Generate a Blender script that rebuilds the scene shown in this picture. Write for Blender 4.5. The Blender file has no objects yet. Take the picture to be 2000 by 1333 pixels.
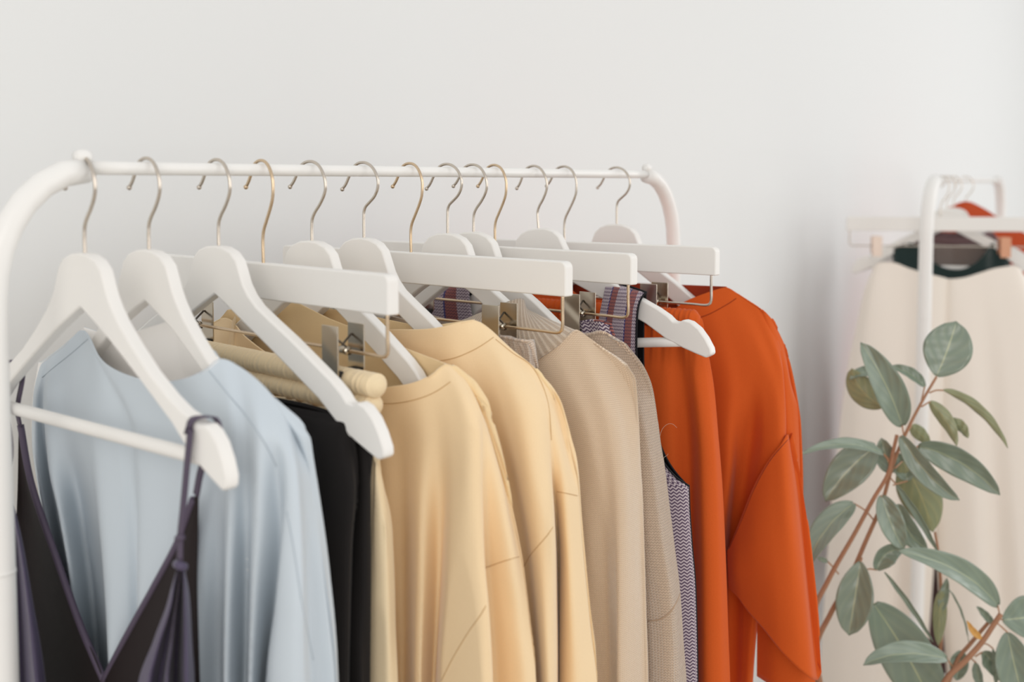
import bpy, bmesh, math, random
import numpy as np
from mathutils import Vector, Matrix
from mathutils.bvhtree import BVHTree
from mathutils.geometry import tessellate_polygon

random.seed(4); rng = np.random.default_rng(4)
S = bpy.context.scene
COL = S.collection

# ------------------------------------------------------------------ camera
F = 2200.0; TH = math.radians(3.9); HZ = 357.0; CAMZ = 1.50
SHP = HZ - 666.5 + F * math.tan(TH)
cam_d = bpy.data.cameras.new('camera'); cam = bpy.data.objects.new('camera', cam_d); COL.objects.link(cam)
cam.location = (0, 0, CAMZ); cam.rotation_euler = (math.radians(90) - TH, 0, 0)
cam_d.sensor_fit = 'HORIZONTAL'; cam_d.sensor_width = 36.0; cam_d.lens = 36.0 * F / 2000.0
cam_d.shift_y = SHP / 2000.0; cam_d.clip_start = 0.02
cam_d.dof.use_dof = True; cam_d.dof.focus_distance = 1.33; cam_d.dof.aperture_fstop = 3.6
S.camera = cam
# ------------------------------------------------------------------ view, world, window and fill lights
S.view_settings.view_transform = 'Standard'; S.view_settings.look = 'None'
S.view_settings.gamma = 1.0; S.view_settings.use_curve_mapping = False
S.view_settings.exposure = 0.27
world = bpy.data.worlds.new('world'); S.world = world; world.use_nodes = True
wn = world.node_tree.nodes; wl = world.node_tree.links
bg = wn['Background']; bg.inputs['Strength'].default_value = 0.62
tc = wn.new('ShaderNodeTexCoord'); sp = wn.new('ShaderNodeSeparateXYZ'); mr = wn.new('ShaderNodeMapRange')
cr = wn.new('ShaderNodeValToRGB')
wl.new(tc.outputs['Generated'], sp.inputs[0]); wl.new(sp.outputs['Z'], mr.inputs['Value'])
mr.inputs['From Min'].default_value = -1.0; mr.inputs['From Max'].default_value = 1.0
wl.new(mr.outputs[0], cr.inputs[0]); wl.new(cr.outputs[0], bg.inputs['Color'])
cr.color_ramp.elements[0].position = 0.30; cr.color_ramp.elements[0].color = (0.78, 0.74, 0.70, 1)
cr.color_ramp.elements[1].position = 0.62; cr.color_ramp.elements[1].color = (1.0, 1.0, 1.0, 1)

RD = np.array([1700.0 / F, 1.0]); RD /= np.linalg.norm(RD)      # direction of the rail, on the floor plan
HD = np.array([RD[1], -RD[0]])                                   # from the wall towards the window side

def area_light(name, loc, target, sx, sy, power, color):
    d = bpy.data.lights.new(name, 'AREA'); d.shape = 'RECTANGLE'; d.size = sx; d.size_y = sy
    d.energy = power; d.color = color
    o = bpy.data.objects.new(name, d); COL.objects.link(o); o.location = loc
    o.rotation_euler = (Vector(target) - Vector(loc)).to_track_quat('-Z', 'Y').to_euler()
    return o
_w = np.array([-0.38, 1.0]) + RD * 1.5 + HD * 3.0
area_light('window_light', (_w[0], _w[1], 2.25), (0.3, 1.9, 1.2), 2.4, 2.2, 15, (1.0, 0.985, 0.965))
_w2 = np.array([-0.38, 1.0]) + RD * 4.6 + HD * 2.2
area_light('side_window_light', (_w2[0], _w2[1], 1.9), (0.9, 2.7, 1.3), 1.8, 2.0, 24, (0.96, 0.98, 1.0))

_w3 = np.array([-0.38, 1.0]) - RD * 2.3 + HD * 1.9
area_light('rear_fill_light', (_w3[0], _w3[1], 2.1), (-0.1, 1.35, 1.2), 1.8, 1.8, 26, (1.0, 0.965, 0.92))  # added fill light behind the camera, brightens the cloth fronts; not a window

# ------------------------------------------------------------------ pixel rays (photograph frame 2000x1333) used as a ruler
CT, ST = math.cos(TH), math.sin(TH)
def ray(u, v):
    x = (u - 1000.0) / F; y = (v - 666.5 - SHP) / F
    return np.array([x, CT - y * ST, -ST - y * CT])
R0 = ray(162, 357)[:2]; R0 = R0 / R0[1]
ZR = 1.513
def railpt(u):
    d = ray(u, 350)[:2]
    k, t = np.linalg.solve(np.array([[d[0], -RD[0]], [d[1], -RD[1]]]), R0)
    return d * k
def world_at(u, v, depth):
    r = ray(u, v); k = depth / r[1]
    return np.array([r[0] * k, depth, CAMZ + r[2] * k])

class Frame:
    """vertical plane of one hanger: s along the hanger (towards the viewer), z from the rail axis, t towards the left"""
    def __init__(self, p, d, zr=ZR):
        self.p = np.array(p); d = np.array(d, float); d /= np.linalg.norm(d); self.d = d
        self.n = np.array([d[1], -d[0]]); self.zr = zr
        self.ang = math.atan2(d[1], d[0])
    def loc(self, u, v, t=0.0):
        r = ray(u, v); o = self.p + self.n * t
        k, a = np.linalg.solve(np.array([[r[0], -self.d[0]], [r[1], -self.d[1]]]), o)
        return a, CAMZ + r[2] * k - self.zr
    def pt(self, q):
        if len(q) == 3:
            a, z = self.loc(q[0], q[1], q[2]); return (a, -q[2], z)
        return (q[1], -q[3], q[2])                                 # ('L', s, z, t)
    def place(self, o):
        o.location = (self.p[0], self.p[1], self.zr); o.rotation_euler = (0, 0, self.ang)
    def inv(self, w):
        q = np.array([w[0], w[1]]) - self.p
        return np.array([q @ self.d, -(q @ self.n), w[2] - self.zr])

# ------------------------------------------------------------------ materials
def srgb(r, g, b):
    f = lambda c: (c / 255 / 12.92) if c / 255 <= 0.04045 else ((c / 255 + 0.055) / 1.055) ** 2.4
    return (f(r), f(g), f(b), 1.0)
def new_mat(name, col, rough=0.6, metal=0.0, sheen=0.0, spec=0.5, sub=0.0):
    m = bpy.data.materials.new(name); m.use_nodes = True
    b = m.node_tree.nodes['Principled BSDF']
    b.inputs['Base Color'].default_value = col; b.inputs['Roughness'].default_value = rough
    b.inputs['Metallic'].default_value = metal; b.inputs['Specular IOR Level'].default_value = spec
    if sheen: b.inputs['Sheen Weight'].default_value = sheen; b.inputs['Sheen Roughness'].default_value = 0.4
    if sub: b.inputs['Subsurface Weight'].default_value = sub; b.inputs['Subsurface Radius'].default_value = (0.01, 0.01, 0.01)
    return m, m.node_tree, b
def N(nt, t, **kw):
    n = nt.nodes.new(t)
    for k, v in kw.items():
        if hasattr(n, k): setattr(n, k, v)
        else: n.inputs[k].default_value = v
    return n
def M(nt, op, a, b=None, c=None):
    n = nt.nodes.new('ShaderNodeMath'); n.operation = op
    for i, x in enumerate((a, b, c)):
        if x is None: continue
        if isinstance(x, (int, float)): n.inputs[i].default_value = x
        else: nt.links.new(x, n.inputs[i])
    return n.outputs[0]
def mixc(nt, f, a, b):
    n = nt.nodes.new('ShaderNodeMix'); n.data_type = 'RGBA'
    for i, x in ((0, f), (6, a), (7, b)):
        if isinstance(x, (int, float, tuple)): n.inputs[i].default_value = x
        else: nt.links.new(x, n.inputs[i])
    return n.outputs[2]
def noise_bump(nt, b, scale, strength, dist=0.001, coord='Object', extra=None):
    t = N(nt, 'ShaderNodeTexCoord'); n = N(nt, 'ShaderNodeTexNoise', **{'Scale': scale, 'Detail': 3.0})
    nt.links.new(t.outputs[coord], n.inputs['Vector'])
    bp = N(nt, 'ShaderNodeBump', **{'Strength': strength, 'Distance': dist})
    h = n.outputs[0]
    if extra is not None: h = M(nt, 'ADD', h, extra)
    nt.links.new(h, bp.inputs['Height']); nt.links.new(bp.outputs[0], b.inputs['Normal'])
    return n, t
def paint(name, col, rough=0.4, scale=60, st=0.05):
    m, nt, b = new_mat(name, col, rough); noise_bump(nt, b, scale, st, 0.001); return m
def fabric(name, col, col2=None, rough=0.85, sheen=0.28, fine=900, st=0.25, mott=14, mix=0.5):
    m, nt, b = new_mat(name, col, rough, 0, sheen, 0.2)
    n, t = noise_bump(nt, b, fine, st, 0.0006)
    if col2:
        n2 = N(nt, 'ShaderNodeTexNoise', **{'Scale': fine * 0.8, 'Detail': 2.0}); nt.links.new(t.outputs['Object'], n2.inputs['Vector'])
        nt.links.new(mixc(nt, M(nt, 'MULTIPLY', n2.outputs[0], mix), col, col2), b.inputs['Base Color'])
    return m
def knit(name, col, dark, pitch=0.0024, row=0.0020, rib=None, depth=0.0012, amp=0.5, slant=1.0, fuzz=300):
    """small v shaped stitches in uv metres; rib = rib spacing for ribbed bands"""
    m, nt, b = new_mat(name, col, 0.95, 0, 0.7, 0.1)
    uv = N(nt, 'ShaderNodeUVMap'); sp = N(nt, 'ShaderNodeSeparateXYZ'); nt.links.new(uv.outputs[0], sp.inputs[0])
    U, V = sp.outputs[0], sp.outputs[1]
    tri = M(nt, 'ABSOLUTE', M(nt, 'SUBTRACT', M(nt, 'FRACT', M(nt, 'DIVIDE', U, pitch)), 0.5))
    k = M(nt, 'FRACT', M(nt, 'ADD', M(nt, 'DIVIDE', V, row), M(nt, 'MULTIPLY', tri, 1.2 * slant)))
    h = M(nt, 'SINE', M(nt, 'MULTIPLY', k, math.pi))
    w = M(nt, 'SINE', M(nt, 'MULTIPLY', tri, 2 * math.pi))
    h = M(nt, 'MULTIPLY', h, M(nt, 'POWER', w, 0.5))
    if rib:
        r = M(nt, 'SINE', M(nt, 'MULTIPLY', U, 2 * math.pi / rib))
        r = M(nt, 'SMOOTH_MAX', r, -0.4, 0.4)
        h = M(nt, 'ADD', M(nt, 'MULTIPLY', h, 0.35), M(nt, 'MULTIPLY', r, 0.55))
    tcn = N(nt, 'ShaderNodeTexCoord'); nz = N(nt, 'ShaderNodeTexNoise', **{'Scale': float(fuzz), 'Detail': 3.0}); nt.links.new(tcn.outputs['Object'], nz.inputs['Vector'])
    hh = M(nt, 'ADD', h, M(nt, 'MULTIPLY', nz.outputs[0], 0.8))
    bp = N(nt, 'ShaderNodeBump', **{'Strength': amp, 'Distance': depth}); nt.links.new(hh, bp.inputs['Height']); nt.links.new(bp.outputs[0], b.inputs['Normal'])
    f = M(nt, 'MULTIPLY', M(nt, 'SUBTRACT', 1.0, h), 0.55)
    f = M(nt, 'MINIMUM', M(nt, 'MAXIMUM', f, 0.0), 1.0)
    nt.links.new(mixc(nt, f, col, dark), b.inputs['Base Color'])
    return m
def chevron(name, ca, cb, pitch=0.006, row=0.0042, stripes=True):
    m, nt, b = new_mat(name, ca, 0.85, 0, 0.1, 0.2)
    uv = N(nt, 'ShaderNodeUVMap'); sp = N(nt, 'ShaderNodeSeparateXYZ'); nt.links.new(uv.outputs[0], sp.inputs[0])
    U, V = sp.outputs[0], sp.outputs[1]
    tri = M(nt, 'ABSOLUTE', M(nt, 'SUBTRACT', M(nt, 'FRACT', M(nt, 'DIVIDE', U, pitch)), 0.5))
    k = M(nt, 'FRACT', M(nt, 'ADD', M(nt, 'DIVIDE', V, row), M(nt, 'MULTIPLY', tri, 1.3)))
    f = M(nt, 'GREATER_THAN', k, 0.5)
    c = mixc(nt, f, ca, cb)
    if stripes:
        band = M(nt, 'GREATER_THAN', M(nt, 'FRACT', M(nt, 'DIVIDE', M(nt, 'ADD', U, 0.012), 0.075)), 0.66)
        c2 = mixc(nt, f, srgb(158, 98, 90), srgb(92, 66, 76)); lowz = M(nt, 'GREATER_THAN', V, -0.33); band = M(nt, 'MULTIPLY', band, lowz)
        c = mixc(nt, band, c, c2)
        st = M(nt, 'LESS_THAN', M(nt, 'ABSOLUTE', M(nt, 'SUBTRACT', M(nt, 'FRACT', M(nt, 'DIVIDE', M(nt, 'ADD', U, 0.012), 0.075)), 0.64)), 0.022)
        c = mixc(nt, st, c, srgb(58, 64, 116))
    nt.links.new(c, b.inputs['Base Color'])
    return m

WHITE = paint('hanger_white_paint', srgb(236, 233, 228), 0.42, 80, 0.08)
RACKW = paint('rack_white_paint', srgb(238, 236, 232), 0.35, 40, 0.02)
SILV = new_mat('brushed_nickel', srgb(206, 196, 184), 0.22, 1.0)[0]
GOLD = new_mat('champagne_wire', srgb(214, 190, 160), 0.22, 1.0)[0]
CLIPM = new_mat('clip_metal', srgb(200, 190, 174), 0.20, 1.0)[0]
DKM = new_mat('spring_steel', srgb(90, 84, 78), 0.35, 1.0)[0]
RUB = new_mat('clip_pad', srgb(30, 28, 28), 0.7)[0]
WALLM = paint('wall_paint', srgb(233, 234, 233), 0.9, 25, 0.15)
FLOORM = paint('floor_finish', srgb(200, 192, 182), 0.6, 8, 0.1)
CREAM = fabric('cream_jersey', srgb(242, 215, 174), srgb(230, 199, 155), mix=0.45)
CREAMIN = fabric('cream_jersey_inside', srgb(236, 208, 162))
PALE = fabric('pale_fleece', srgb(238, 218, 182), srgb(222, 198, 158))
BLUE = fabric('blue_satin', srgb(198, 207, 214), None, 0.5, 0.1, 500, 0.05)
BLUEW = fabric('white_facing', srgb(250, 247, 243), None, 0.6, 0.0, 500, 0.05)
BLACK = fabric('black_cotton', srgb(26, 24, 24), srgb(40, 36, 34), 0.9, 0.05)
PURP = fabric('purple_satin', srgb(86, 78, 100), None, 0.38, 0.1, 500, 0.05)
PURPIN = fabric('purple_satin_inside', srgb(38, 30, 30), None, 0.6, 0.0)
PURPB = fabric('purple_binding', srgb(88, 78, 94), None, 0.45, 0.0)
KNIT = knit('beige_fine_knit', srgb(234, 212, 186), srgb(168, 134, 102), 0.0026, 0.0021, amp=0.45)
KNITR = knit('beige_rib_knit', srgb(232, 214, 192), srgb(170, 140, 112), 0.0026, 0.0022, rib=0.0085, amp=0.7, depth=0.003)
TAUPE = knit('taupe_fuzzy_knit', srgb(236, 210, 184), srgb(146, 112, 88), 0.0034, 0.0030, amp=0.8, depth=0.002, fuzz=600)
RIBP = knit('pinkish_rib_knit', srgb(234, 216, 198), srgb(178, 146, 122), 0.0028, 0.0024, rib=0.0080, amp=0.9, depth=0.004)
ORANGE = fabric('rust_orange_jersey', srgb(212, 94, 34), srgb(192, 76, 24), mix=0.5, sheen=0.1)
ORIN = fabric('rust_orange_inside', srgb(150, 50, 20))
CHEV = chevron('chevron_pattern', srgb(196, 184, 188), srgb(92, 74, 96))
CHEVL = chevron('chevron_lilac', srgb(205, 200, 212), srgb(110, 104, 136), 0.005, 0.0042, False)
LINE = fabric('black_lining', srgb(22, 22, 26), None, 0.6, 0)
IVORY = fabric('ivory_crepe', srgb(240, 231, 220), None, 0.7, 0.05, 400, 0.1)
GREEN = knit('dark_green_knit', srgb(50, 66, 64), srgb(24, 34, 36), 0.004, 0.0035)
FUR = knit('brown_fluffy_knit', srgb(160, 138, 126), srgb(92, 74, 66), 0.006, 0.005, amp=1.0, depth=0.004)
MAUVE = knit('mauve_knit', srgb(140, 112, 112), srgb(90, 66, 70), 0.004, 0.0035)
RUST = fabric('rust_knit_far', srgb(200, 84, 48), None)
PALEM = new_mat('pale_clip', srgb(226, 208, 194), 0.4, 0.6)[0]
PEACHM = new_mat('copper_clip', srgb(214, 160, 130), 0.35, 0.9)[0]

# ------------------------------------------------------------------ object helpers
def tag(o, label=None, cat=None, group=None, kind=None):
    if label: o['label'] = label
    if cat: o['category'] = cat
    if group: o['group'] = group
    if kind: o['kind'] = kind
    return o
def link(name, me, parent=None, mats=()):
    o = bpy.data.objects.new(name, me); COL.objects.link(o)
    for m in mats: me.materials.append(m)
    if parent is not None: o.parent = parent
    return o
def thing(name, label, cat, fr=None, loc=None, group=None):
    o = bpy.data.objects.new(name, None); COL.objects.link(o); o.empty_display_size = 0.05
    if fr is not None: fr.place(o)
    if loc is not None: o.location = loc
    return tag(o, label, cat, group)
def mesh(name, verts, faces, mats, parent=None, smooth=True, uvs=None, midx=None):
    me = bpy.data.meshes.new(name); me.from_pydata([tuple(map(float, v)) for v in verts], [], faces)
    if uvs is not None:
        ul = me.uv_layers.new(name='UVMap'); vi = np.zeros(len(me.loops), dtype=np.int32); me.loops.foreach_get('vertex_index', vi)
        ul.data.foreach_set('uv', np.asarray(uvs, dtype=np.float32)[vi].ravel())
    me.polygons.foreach_set('use_smooth', [smooth] * len(me.polygons))
    if midx is not None: me.polygons.foreach_set('material_index', midx)
    me.update()
    return link(name, me, parent, mats)
def cr_spline(P, n):
    """centripetal catmull-rom through P, n samples roughly even in length"""
    P = np.asarray(P, float)
    if len(P) == 2:
        u = np.linspace(0, 1, n)[:, None]; return P[0] * (1 - u) + P[1] * u
    Q = np.vstack([2 * P[0] - P[1], P, 2 * P[-1] - P[-2]])
    out = []; segs = len(P) - 1; sub = 12
    for i in range(segs):
        p0, p1, p2, p3 = Q[i:i + 4]
        def kn(a, b): return max(np.linalg.norm(b - a) ** 0.5, 1e-5)
        t0 = 0; t1 = kn(p0, p1); t2 = t1 + kn(p1, p2); t3 = t2 + kn(p2, p3)
        t = np.linspace(t1, t2, sub, endpoint=False)[:, None]
        A1 = (t1 - t) / (t1 - t0) * p0 + (t - t0) / (t1 - t0) * p1
        A2 = (t2 - t) / (t2 - t1) * p1 + (t - t1) / (t2 - t1) * p2
        A3 = (t3 - t) / (t3 - t2) * p2 + (t - t2) / (t3 - t2) * p3
        B1 = (t2 - t) / (t2 - t0) * A1 + (t - t0) / (t2 - t0) * A2
        B2 = (t3 - t) / (t3 - t1) * A2 + (t - t1) / (t3 - t1) * A3
        out.append((t2 - t) / (t2 - t1) * B1 + (t - t1) / (t2 - t1) * B2)
    out.append(P[-1:]); D = np.vstack(out)
    L = np.concatenate([[0], np.cumsum(np.linalg.norm(np.diff(D, axis=0), axis=1))]); L /= L[-1]
    u = np.linspace(0, 1, n)
    return np.stack([np.interp(u, L, D[:, k]) for k in range(P.shape[1])], 1)
def tube(name, P, r, mat, parent=None, n=None, seg=10, caps=True, ball=0.0):
    """round bar along a path; r may be a list; ball = radius of a bead at the first end"""
    P = cr_spline(P, n or max(8, len(P) * 6)) if n != 0 else np.asarray(P, float)
    k = len(P); rr = np.full(k, r) if np.isscalar(r) else np.interp(np.linspace(0, 1, k), np.linspace(0, 1, len(r)), r)
    if ball:
        e = P[0]; d = P[0] - P[1]; d /= np.linalg.norm(d); pre = []; pr = []
        for a in np.linspace(0, math.pi * 0.86, 8):
            pre.append(e + d * (math.cos(a) * ball + ball * 0.6)); pr.append(max(1e-4, math.sin(a) * ball))
        P = np.vstack([pre, P[1:]]); rr = np.concatenate([pr, rr[1:]]); k = len(P)
    T = np.gradient(P, axis=0); T /= np.linalg.norm(T, axis=1)[:, None]
    up = np.array([0, 0, 1.0]) if abs(T[0][2]) < 0.9 else np.array([0, 1.0, 0])
    nrm = np.cross(T[0], up); nrm /= np.linalg.norm(nrm)
    V = []
    for i in range(k):
        nrm = nrm - T[i] * (nrm @ T[i]); nrm /= np.linalg.norm(nrm); bi = np.cross(T[i], nrm)
        for a in range(seg):
            an = 2 * math.pi * a / seg; V.append(P[i] + (nrm * math.cos(an) + bi * math.sin(an)) * rr[i])
    Fc = [(i * seg + a, (i + 1) * seg + a, (i + 1) * seg + (a + 1) % seg, i * seg + (a + 1) % seg) for i in range(k - 1) for a in range(seg)]
    if caps: Fc += [tuple(range(seg)), tuple(reversed(range((k - 1) * seg, k * seg)))]
    uvs = []
    L = np.concatenate([[0], np.cumsum(np.linalg.norm(np.diff(P, axis=0), axis=1))])
    for i in range(k):
        for a in range(seg): uvs.append((L[i], rr[i] * 2 * math.pi * a / seg))
    return mesh(name, V, Fc, [mat], parent, True, uvs)
def bevel(o, w, seg=3, ang=30):
    m = o.modifiers.new('bevel', 'BEVEL'); m.width = w; m.segments = seg; m.limit_method = 'ANGLE'; m.angle_limit = math.radians(ang)
    m.harden_normals = False
    return o
def plate(name, outline, y0, y1, mat, parent=None, bev=0.0, seg=3):
    """extruded outline (list of x,z), from y0 (front) to y1"""
    n = len(outline); V = [(x, y0, z) for x, z in outline] + [(x, y1, z) for x, z in outline]
    tri = tessellate_polygon([[Vector((x, z, 0)) for x, z in outline]])
    area = sum(outline[i][0] * outline[(i + 1) % n][1] - outline[(i + 1) % n][0] * outline[i][1] for i in range(n))
    Fc = []
    f = list(range(n)); b = [i + n for i in f]
    if area > 0: Fc = [tuple(f), tuple(reversed(b))] + [(i, i + n, (i + 1) % n + n, (i + 1) % n) for i in range(n)]
    else: Fc = [tuple(reversed(f)), tuple(b)] + [(i, (i + 1) % n, (i + 1) % n + n, i + n) for i in range(n)]
    o = mesh(name, V, Fc, [mat], parent, True)
    o.data.polygons.foreach_set('use_smooth', [False, False] + [True] * n)
    if bev:
        bevel(o, bev, seg)
        w = o.modifiers.new('wn', 'WEIGHTED_NORMAL'); w.keep_sharp = False
    return o
def box(name, x0, x1, y0, y1, z0, z1, mat, parent=None, bev=0.0):
    return plate(name, [(x0, z0), (x1, z0), (x1, z1), (x0, z1)], y0, y1, mat, parent, bev)

# ------------------------------------------------------------------ room
def slab(name, a, b, z0, z1, thick, side, mat):
    """vertical wall between plan points a, b; thickness away from the room (side)"""
    a = np.array(a); b = np.array(b); s = np.array(side) * thick
    P = [a, b, b + s, a + s]
    V = [(p[0], p[1], z0) for p in P] + [(p[0], p[1], z1) for p in P]
    Fc = [(0, 1, 5, 4), (1, 2, 6, 5), (2, 3, 7, 6), (3, 0, 4, 7), (4, 5, 6, 7), (3, 2, 1, 0)]
    return tag(mesh(name, V, Fc, [mat], None, False), kind='structure')
WP = R0 - HD * 0.36                     # a point of the long wall beside the racks
c_far = WP + RD * 6.6                  # the corner of the room
slab('wall_left', WP - RD * 1.6, c_far + RD * 0.1, 0, 2.9, 0.1, -HD, WALLM)
slab('wall_back', c_far, c_far + HD * 3.4, 0, 2.9, 0.1, RD, WALLM)
fl = [WP - RD * 1.6 - HD * 0.1, c_far + RD * 0.1 - HD * 0.1, c_far + RD * 0.1 + HD * 3.4, WP - RD * 1.6 + HD * 3.4]
tag(mesh('floor', [(p[0], p[1], 0) for p in fl] + [(p[0], p[1], -0.06) for p in fl], [(3, 2, 1, 0), (4, 5, 6, 7), (0, 1, 5, 4), (1, 2, 6, 5), (2, 3, 7, 6), (3, 0, 4, 7)], [FLOORM], None, False), kind='structure')
for nm, a, b, off in (('baseboard_left', WP - RD * 1.6, c_far, HD), ('baseboard_back', c_far, c_far + HD * 3.4, -RD)):
    slab(nm, a, b, 0, 0.09, 0.014, off, RACKW)

# ------------------------------------------------------------------ racks
def rack(name, label, fr0, length, rad, drop, tube_r, rail_r, knob=True):
    """fr0: frame whose d runs along the rail; origin at the near end of the straight rail"""
    t = thing(name, label, 'clothes rack', fr0)
    tube('rail', [(0, 0, 0), (length, 0, 0)], rail_r, RACKW, t, n=24, seg=20)
    for e, x0, sg in (('near', 0, -1), ('far', length, 1)):
        P = []
        for a in np.linspace(0, math.pi / 2, 9):
            P.append((x0 + sg * (math.sin(a) ** 1.0) * rad[0], 0, -(1 - math.cos(a)) * rad[1] - 0.002))
        for z in (-0.3, -0.7, -fr0.zr + 0.03): P.append((x0 + sg * rad[0], 0, z))
        p = tube('side_post', P, tube_r, RACKW, t, n=70, seg=20)
        xb = x0 + sg * rad[0]
        tube('base_bar', [(xb, -0.24, -fr0.zr + 0.0135), (xb, 0.24, -fr0.zr + 0.0135)], 0.0134, RACKW, t, n=12, seg=16)
        tube('joint_ring', [(xb, 0, -0.340), (xb, 0, -0.343)], tube_r * 1.04, RACKW, t, n=4, seg=20)
        if knob:
            tube('knob', [(x0 - sg * 0.004, 0, rail_r + 0.0035), (x0 + sg * 0.010, 0, rail_r + 0.0035)], [0.0055, 0.0068, 0.0068, 0.005], RACKW, t, n=8, seg=16)
    return t
fr_r = Frame(railpt(168), RD)
rack('clothes_rack', 'white tubular clothes rack in the foreground holding blue, cream and orange clothes', fr_r, 0.964 - 0.003, (0.088, 0.112), 0, 0.0115, 0.0062)

# ------------------------------------------------------------------ hangers
HX = {1: (162, -2646), 2: (288, -2646), 3: (425, -2646), 4: (512, -2200), 5: (608, -2646), 6: (710, -2646), 7: (802, -2500), 8: (874, -2646),
      9: (925, -2646), 10: (967, -2400), 11: (1043, -2900), 12: (1103, -3000), 13: (1205, -2800)}
FR = {k: Frame(railpt(u), (-vp / F, -1.0)) for k, (u, vp) in HX.items()}

TOP = [(0.0, -0.0750), (0.014, -0.0760), (0.027, -0.0805), (0.036, -0.0885), (0.041, -0.100), (0.046, -0.111), (0.054, -0.121), (0.066, -0.131), (0.088, -0.143),
       (0.117, -0.158), (0.148, -0.176), (0.172, -0.190), (0.186, -0.200), (0.193, -0.2075), (0.200, -0.2085), (0.207, -0.2055), (0.216, -0.2085), (0.226, -0.217), (0.234, -0.229), (0.240, -0.242), (0.2405, -0.2495)]
TOPR = [(0.0, -0.0750), (0.014, -0.0760), (0.027, -0.0805), (0.036, -0.0885), (0.041, -0.100), (0.046, -0.111), (0.054, -0.121), (0.066, -0.133), (0.088, -0.150),
        (0.117, -0.170), (0.148, -0.187), (0.172, -0.197), (0.186, -0.200), (0.193, -0.2035), (0.200, -0.2045), (0.207, -0.2035), (0.216, -0.2075), (0.226, -0.216), (0.234, -0.229), (0.239, -0.242), (0.238, -0.2505)]
BOT = [(0.232, -0.2535), (0.220, -0.2485), (0.203, -0.241), (0.182, -0.230), (0.154, -0.209), (0.126, -0.193), (0.098, -0.177), (0.069, -0.161), (0.045, -0.148), (0.020, -0.134), (0.0, -0.1235)]
def hook_path(hscale=1.0, h=0.075, small=False):
    P = [(-0.0300, -0.0165), (-0.0262, -0.0125), (-0.0222, -0.0065), (-0.0185, 0.0010), (-0.0125, 0.0070), (-0.0050, 0.0096), (0.0030, 0.0092), (0.0100, 0.0058), (0.0156, -0.0010),
         (0.0192, -0.0100), (0.0198, -0.0190), (0.0170, -0.0275), (0.0110, -0.0370), (0.0045, -0.0450), (0.0008, -0.0520), (0.0, -0.0600)]
    if small:   # shorter, tighter curl
        P = [(-0.0330, -0.0195), (-0.0285, -0.0150), (-0.0235, -0.0070), (-0.0185, 0.0010), (-0.0125, 0.0070), (-0.0050, 0.0096), (0.0040, 0.0092), (0.0125, 0.0052), (0.0190, -0.0020),
             (0.0225, -0.0110), (0.0215, -0.0200), (0.0165, -0.0285), (0.0090, -0.0350), (0.0030, -0.0400), (0.0005, -0.0450), (0.0, -0.0520)]
    if h > 0.09:
        P = [(a * 1.0, b) for a, b in P[:11]] + [(0.0185, -0.0290), (0.0140, -0.0395), (0.0070, -0.0520), (0.0020, -0.0610), (0.0, -0.0680)]
    return [(x * hscale, 0, z) for x, z in P] + [(0, 0, -h - 0.004)]
def shirt_hanger(fr, label, sc=1.0, tilt=0.0, mat=SILV, hs=1.0, small=False, rnd=False, group='white wooden hangers on the front rack'):
    t = thing('shirt_hanger', label, 'hanger', fr, group=group)
    if tilt: t.rotation_mode = 'ZYX'; t.matrix_world = Matrix.Translation(t.location) @ Matrix.Rotation(fr.ang, 4, 'Z') @ Matrix.Rotation(-tilt, 4, 'Y')
    f = lambda x: x if x < 0.045 else 0.045 + (x - 0.045) * ((0.2405 * sc - 0.045) / (0.2405 - 0.045))
    top = TOPR if rnd else TOP
    R = [(f(x), z) for x, z in top] + [(f(x), z) for x, z in BOT]
    L = [(-x, z) for x, z in reversed(R[1:-1])]
    plate('body', R + L, -0.0066, 0.0066, WHITE, t, 0.0026, 3)
    e = f(0.203)
    tube('crossbar', [(-e, 0, -0.2335), (e, 0, -0.2335)], 0.0062, WHITE, t, n=12, seg=16)
    tube('hook', hook_path(hs, 0.075, small), 0.0017, mat, t, n=110, seg=10, ball=0.0026)
    return t
def clip(parent, x, closed=0.0, metal=None, w=0.0125, flip=1):
    metal = metal or CLIPM
    hexo = [(x - w, -0.147), (x + w, -0.147), (x + w, -0.199), (x - w, -0.199)]
    c = plate('clip', hexo, -0.0175, -0.0160, metal, parent, 0.0004, 2)
    ho = [(x - w, -0.147), (x + w, -0.147), (x + w, -0.190), (x + w * 0.5, -0.197), (x - w * 0.5, -0.197), (x - w, -0.190)]
    plate('back_plate', ho, 0.0130, 0.0145, metal, c, 0.0004, 2)
    box('pad', x - w * 0.8, x + w * 0.8, -0.0160, -0.0085, -0.198, -0.190, RUB, c, 0.001)
    box('pad', x - w * 0.8, x + w * 0.8, 0.0060, 0.0130, -0.196, -0.190, RUB, c, 0.001)
    P = [(x + w * 0.5, -0.0155, -0.158), (x + w * 0.4, 0.0, -0.170), (x + w * 0.4, 0.0035, -0.1755), (x, 0.004, -0.1745), (x - w * 0.4, 0.0035, -0.1755), (x - w * 0.4, 0.0, -0.170), (x - w * 0.5, 0.0125, -0.158)]
    tube('spring', P, 0.0011, DKM, c, n=30, seg=8)
    tube('collar_ring', [(x - 0.006, 0, -0.172), (x + 0.006, 0, -0.172)], 0.0042, metal, c, n=4, seg=14)
    return c
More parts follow.
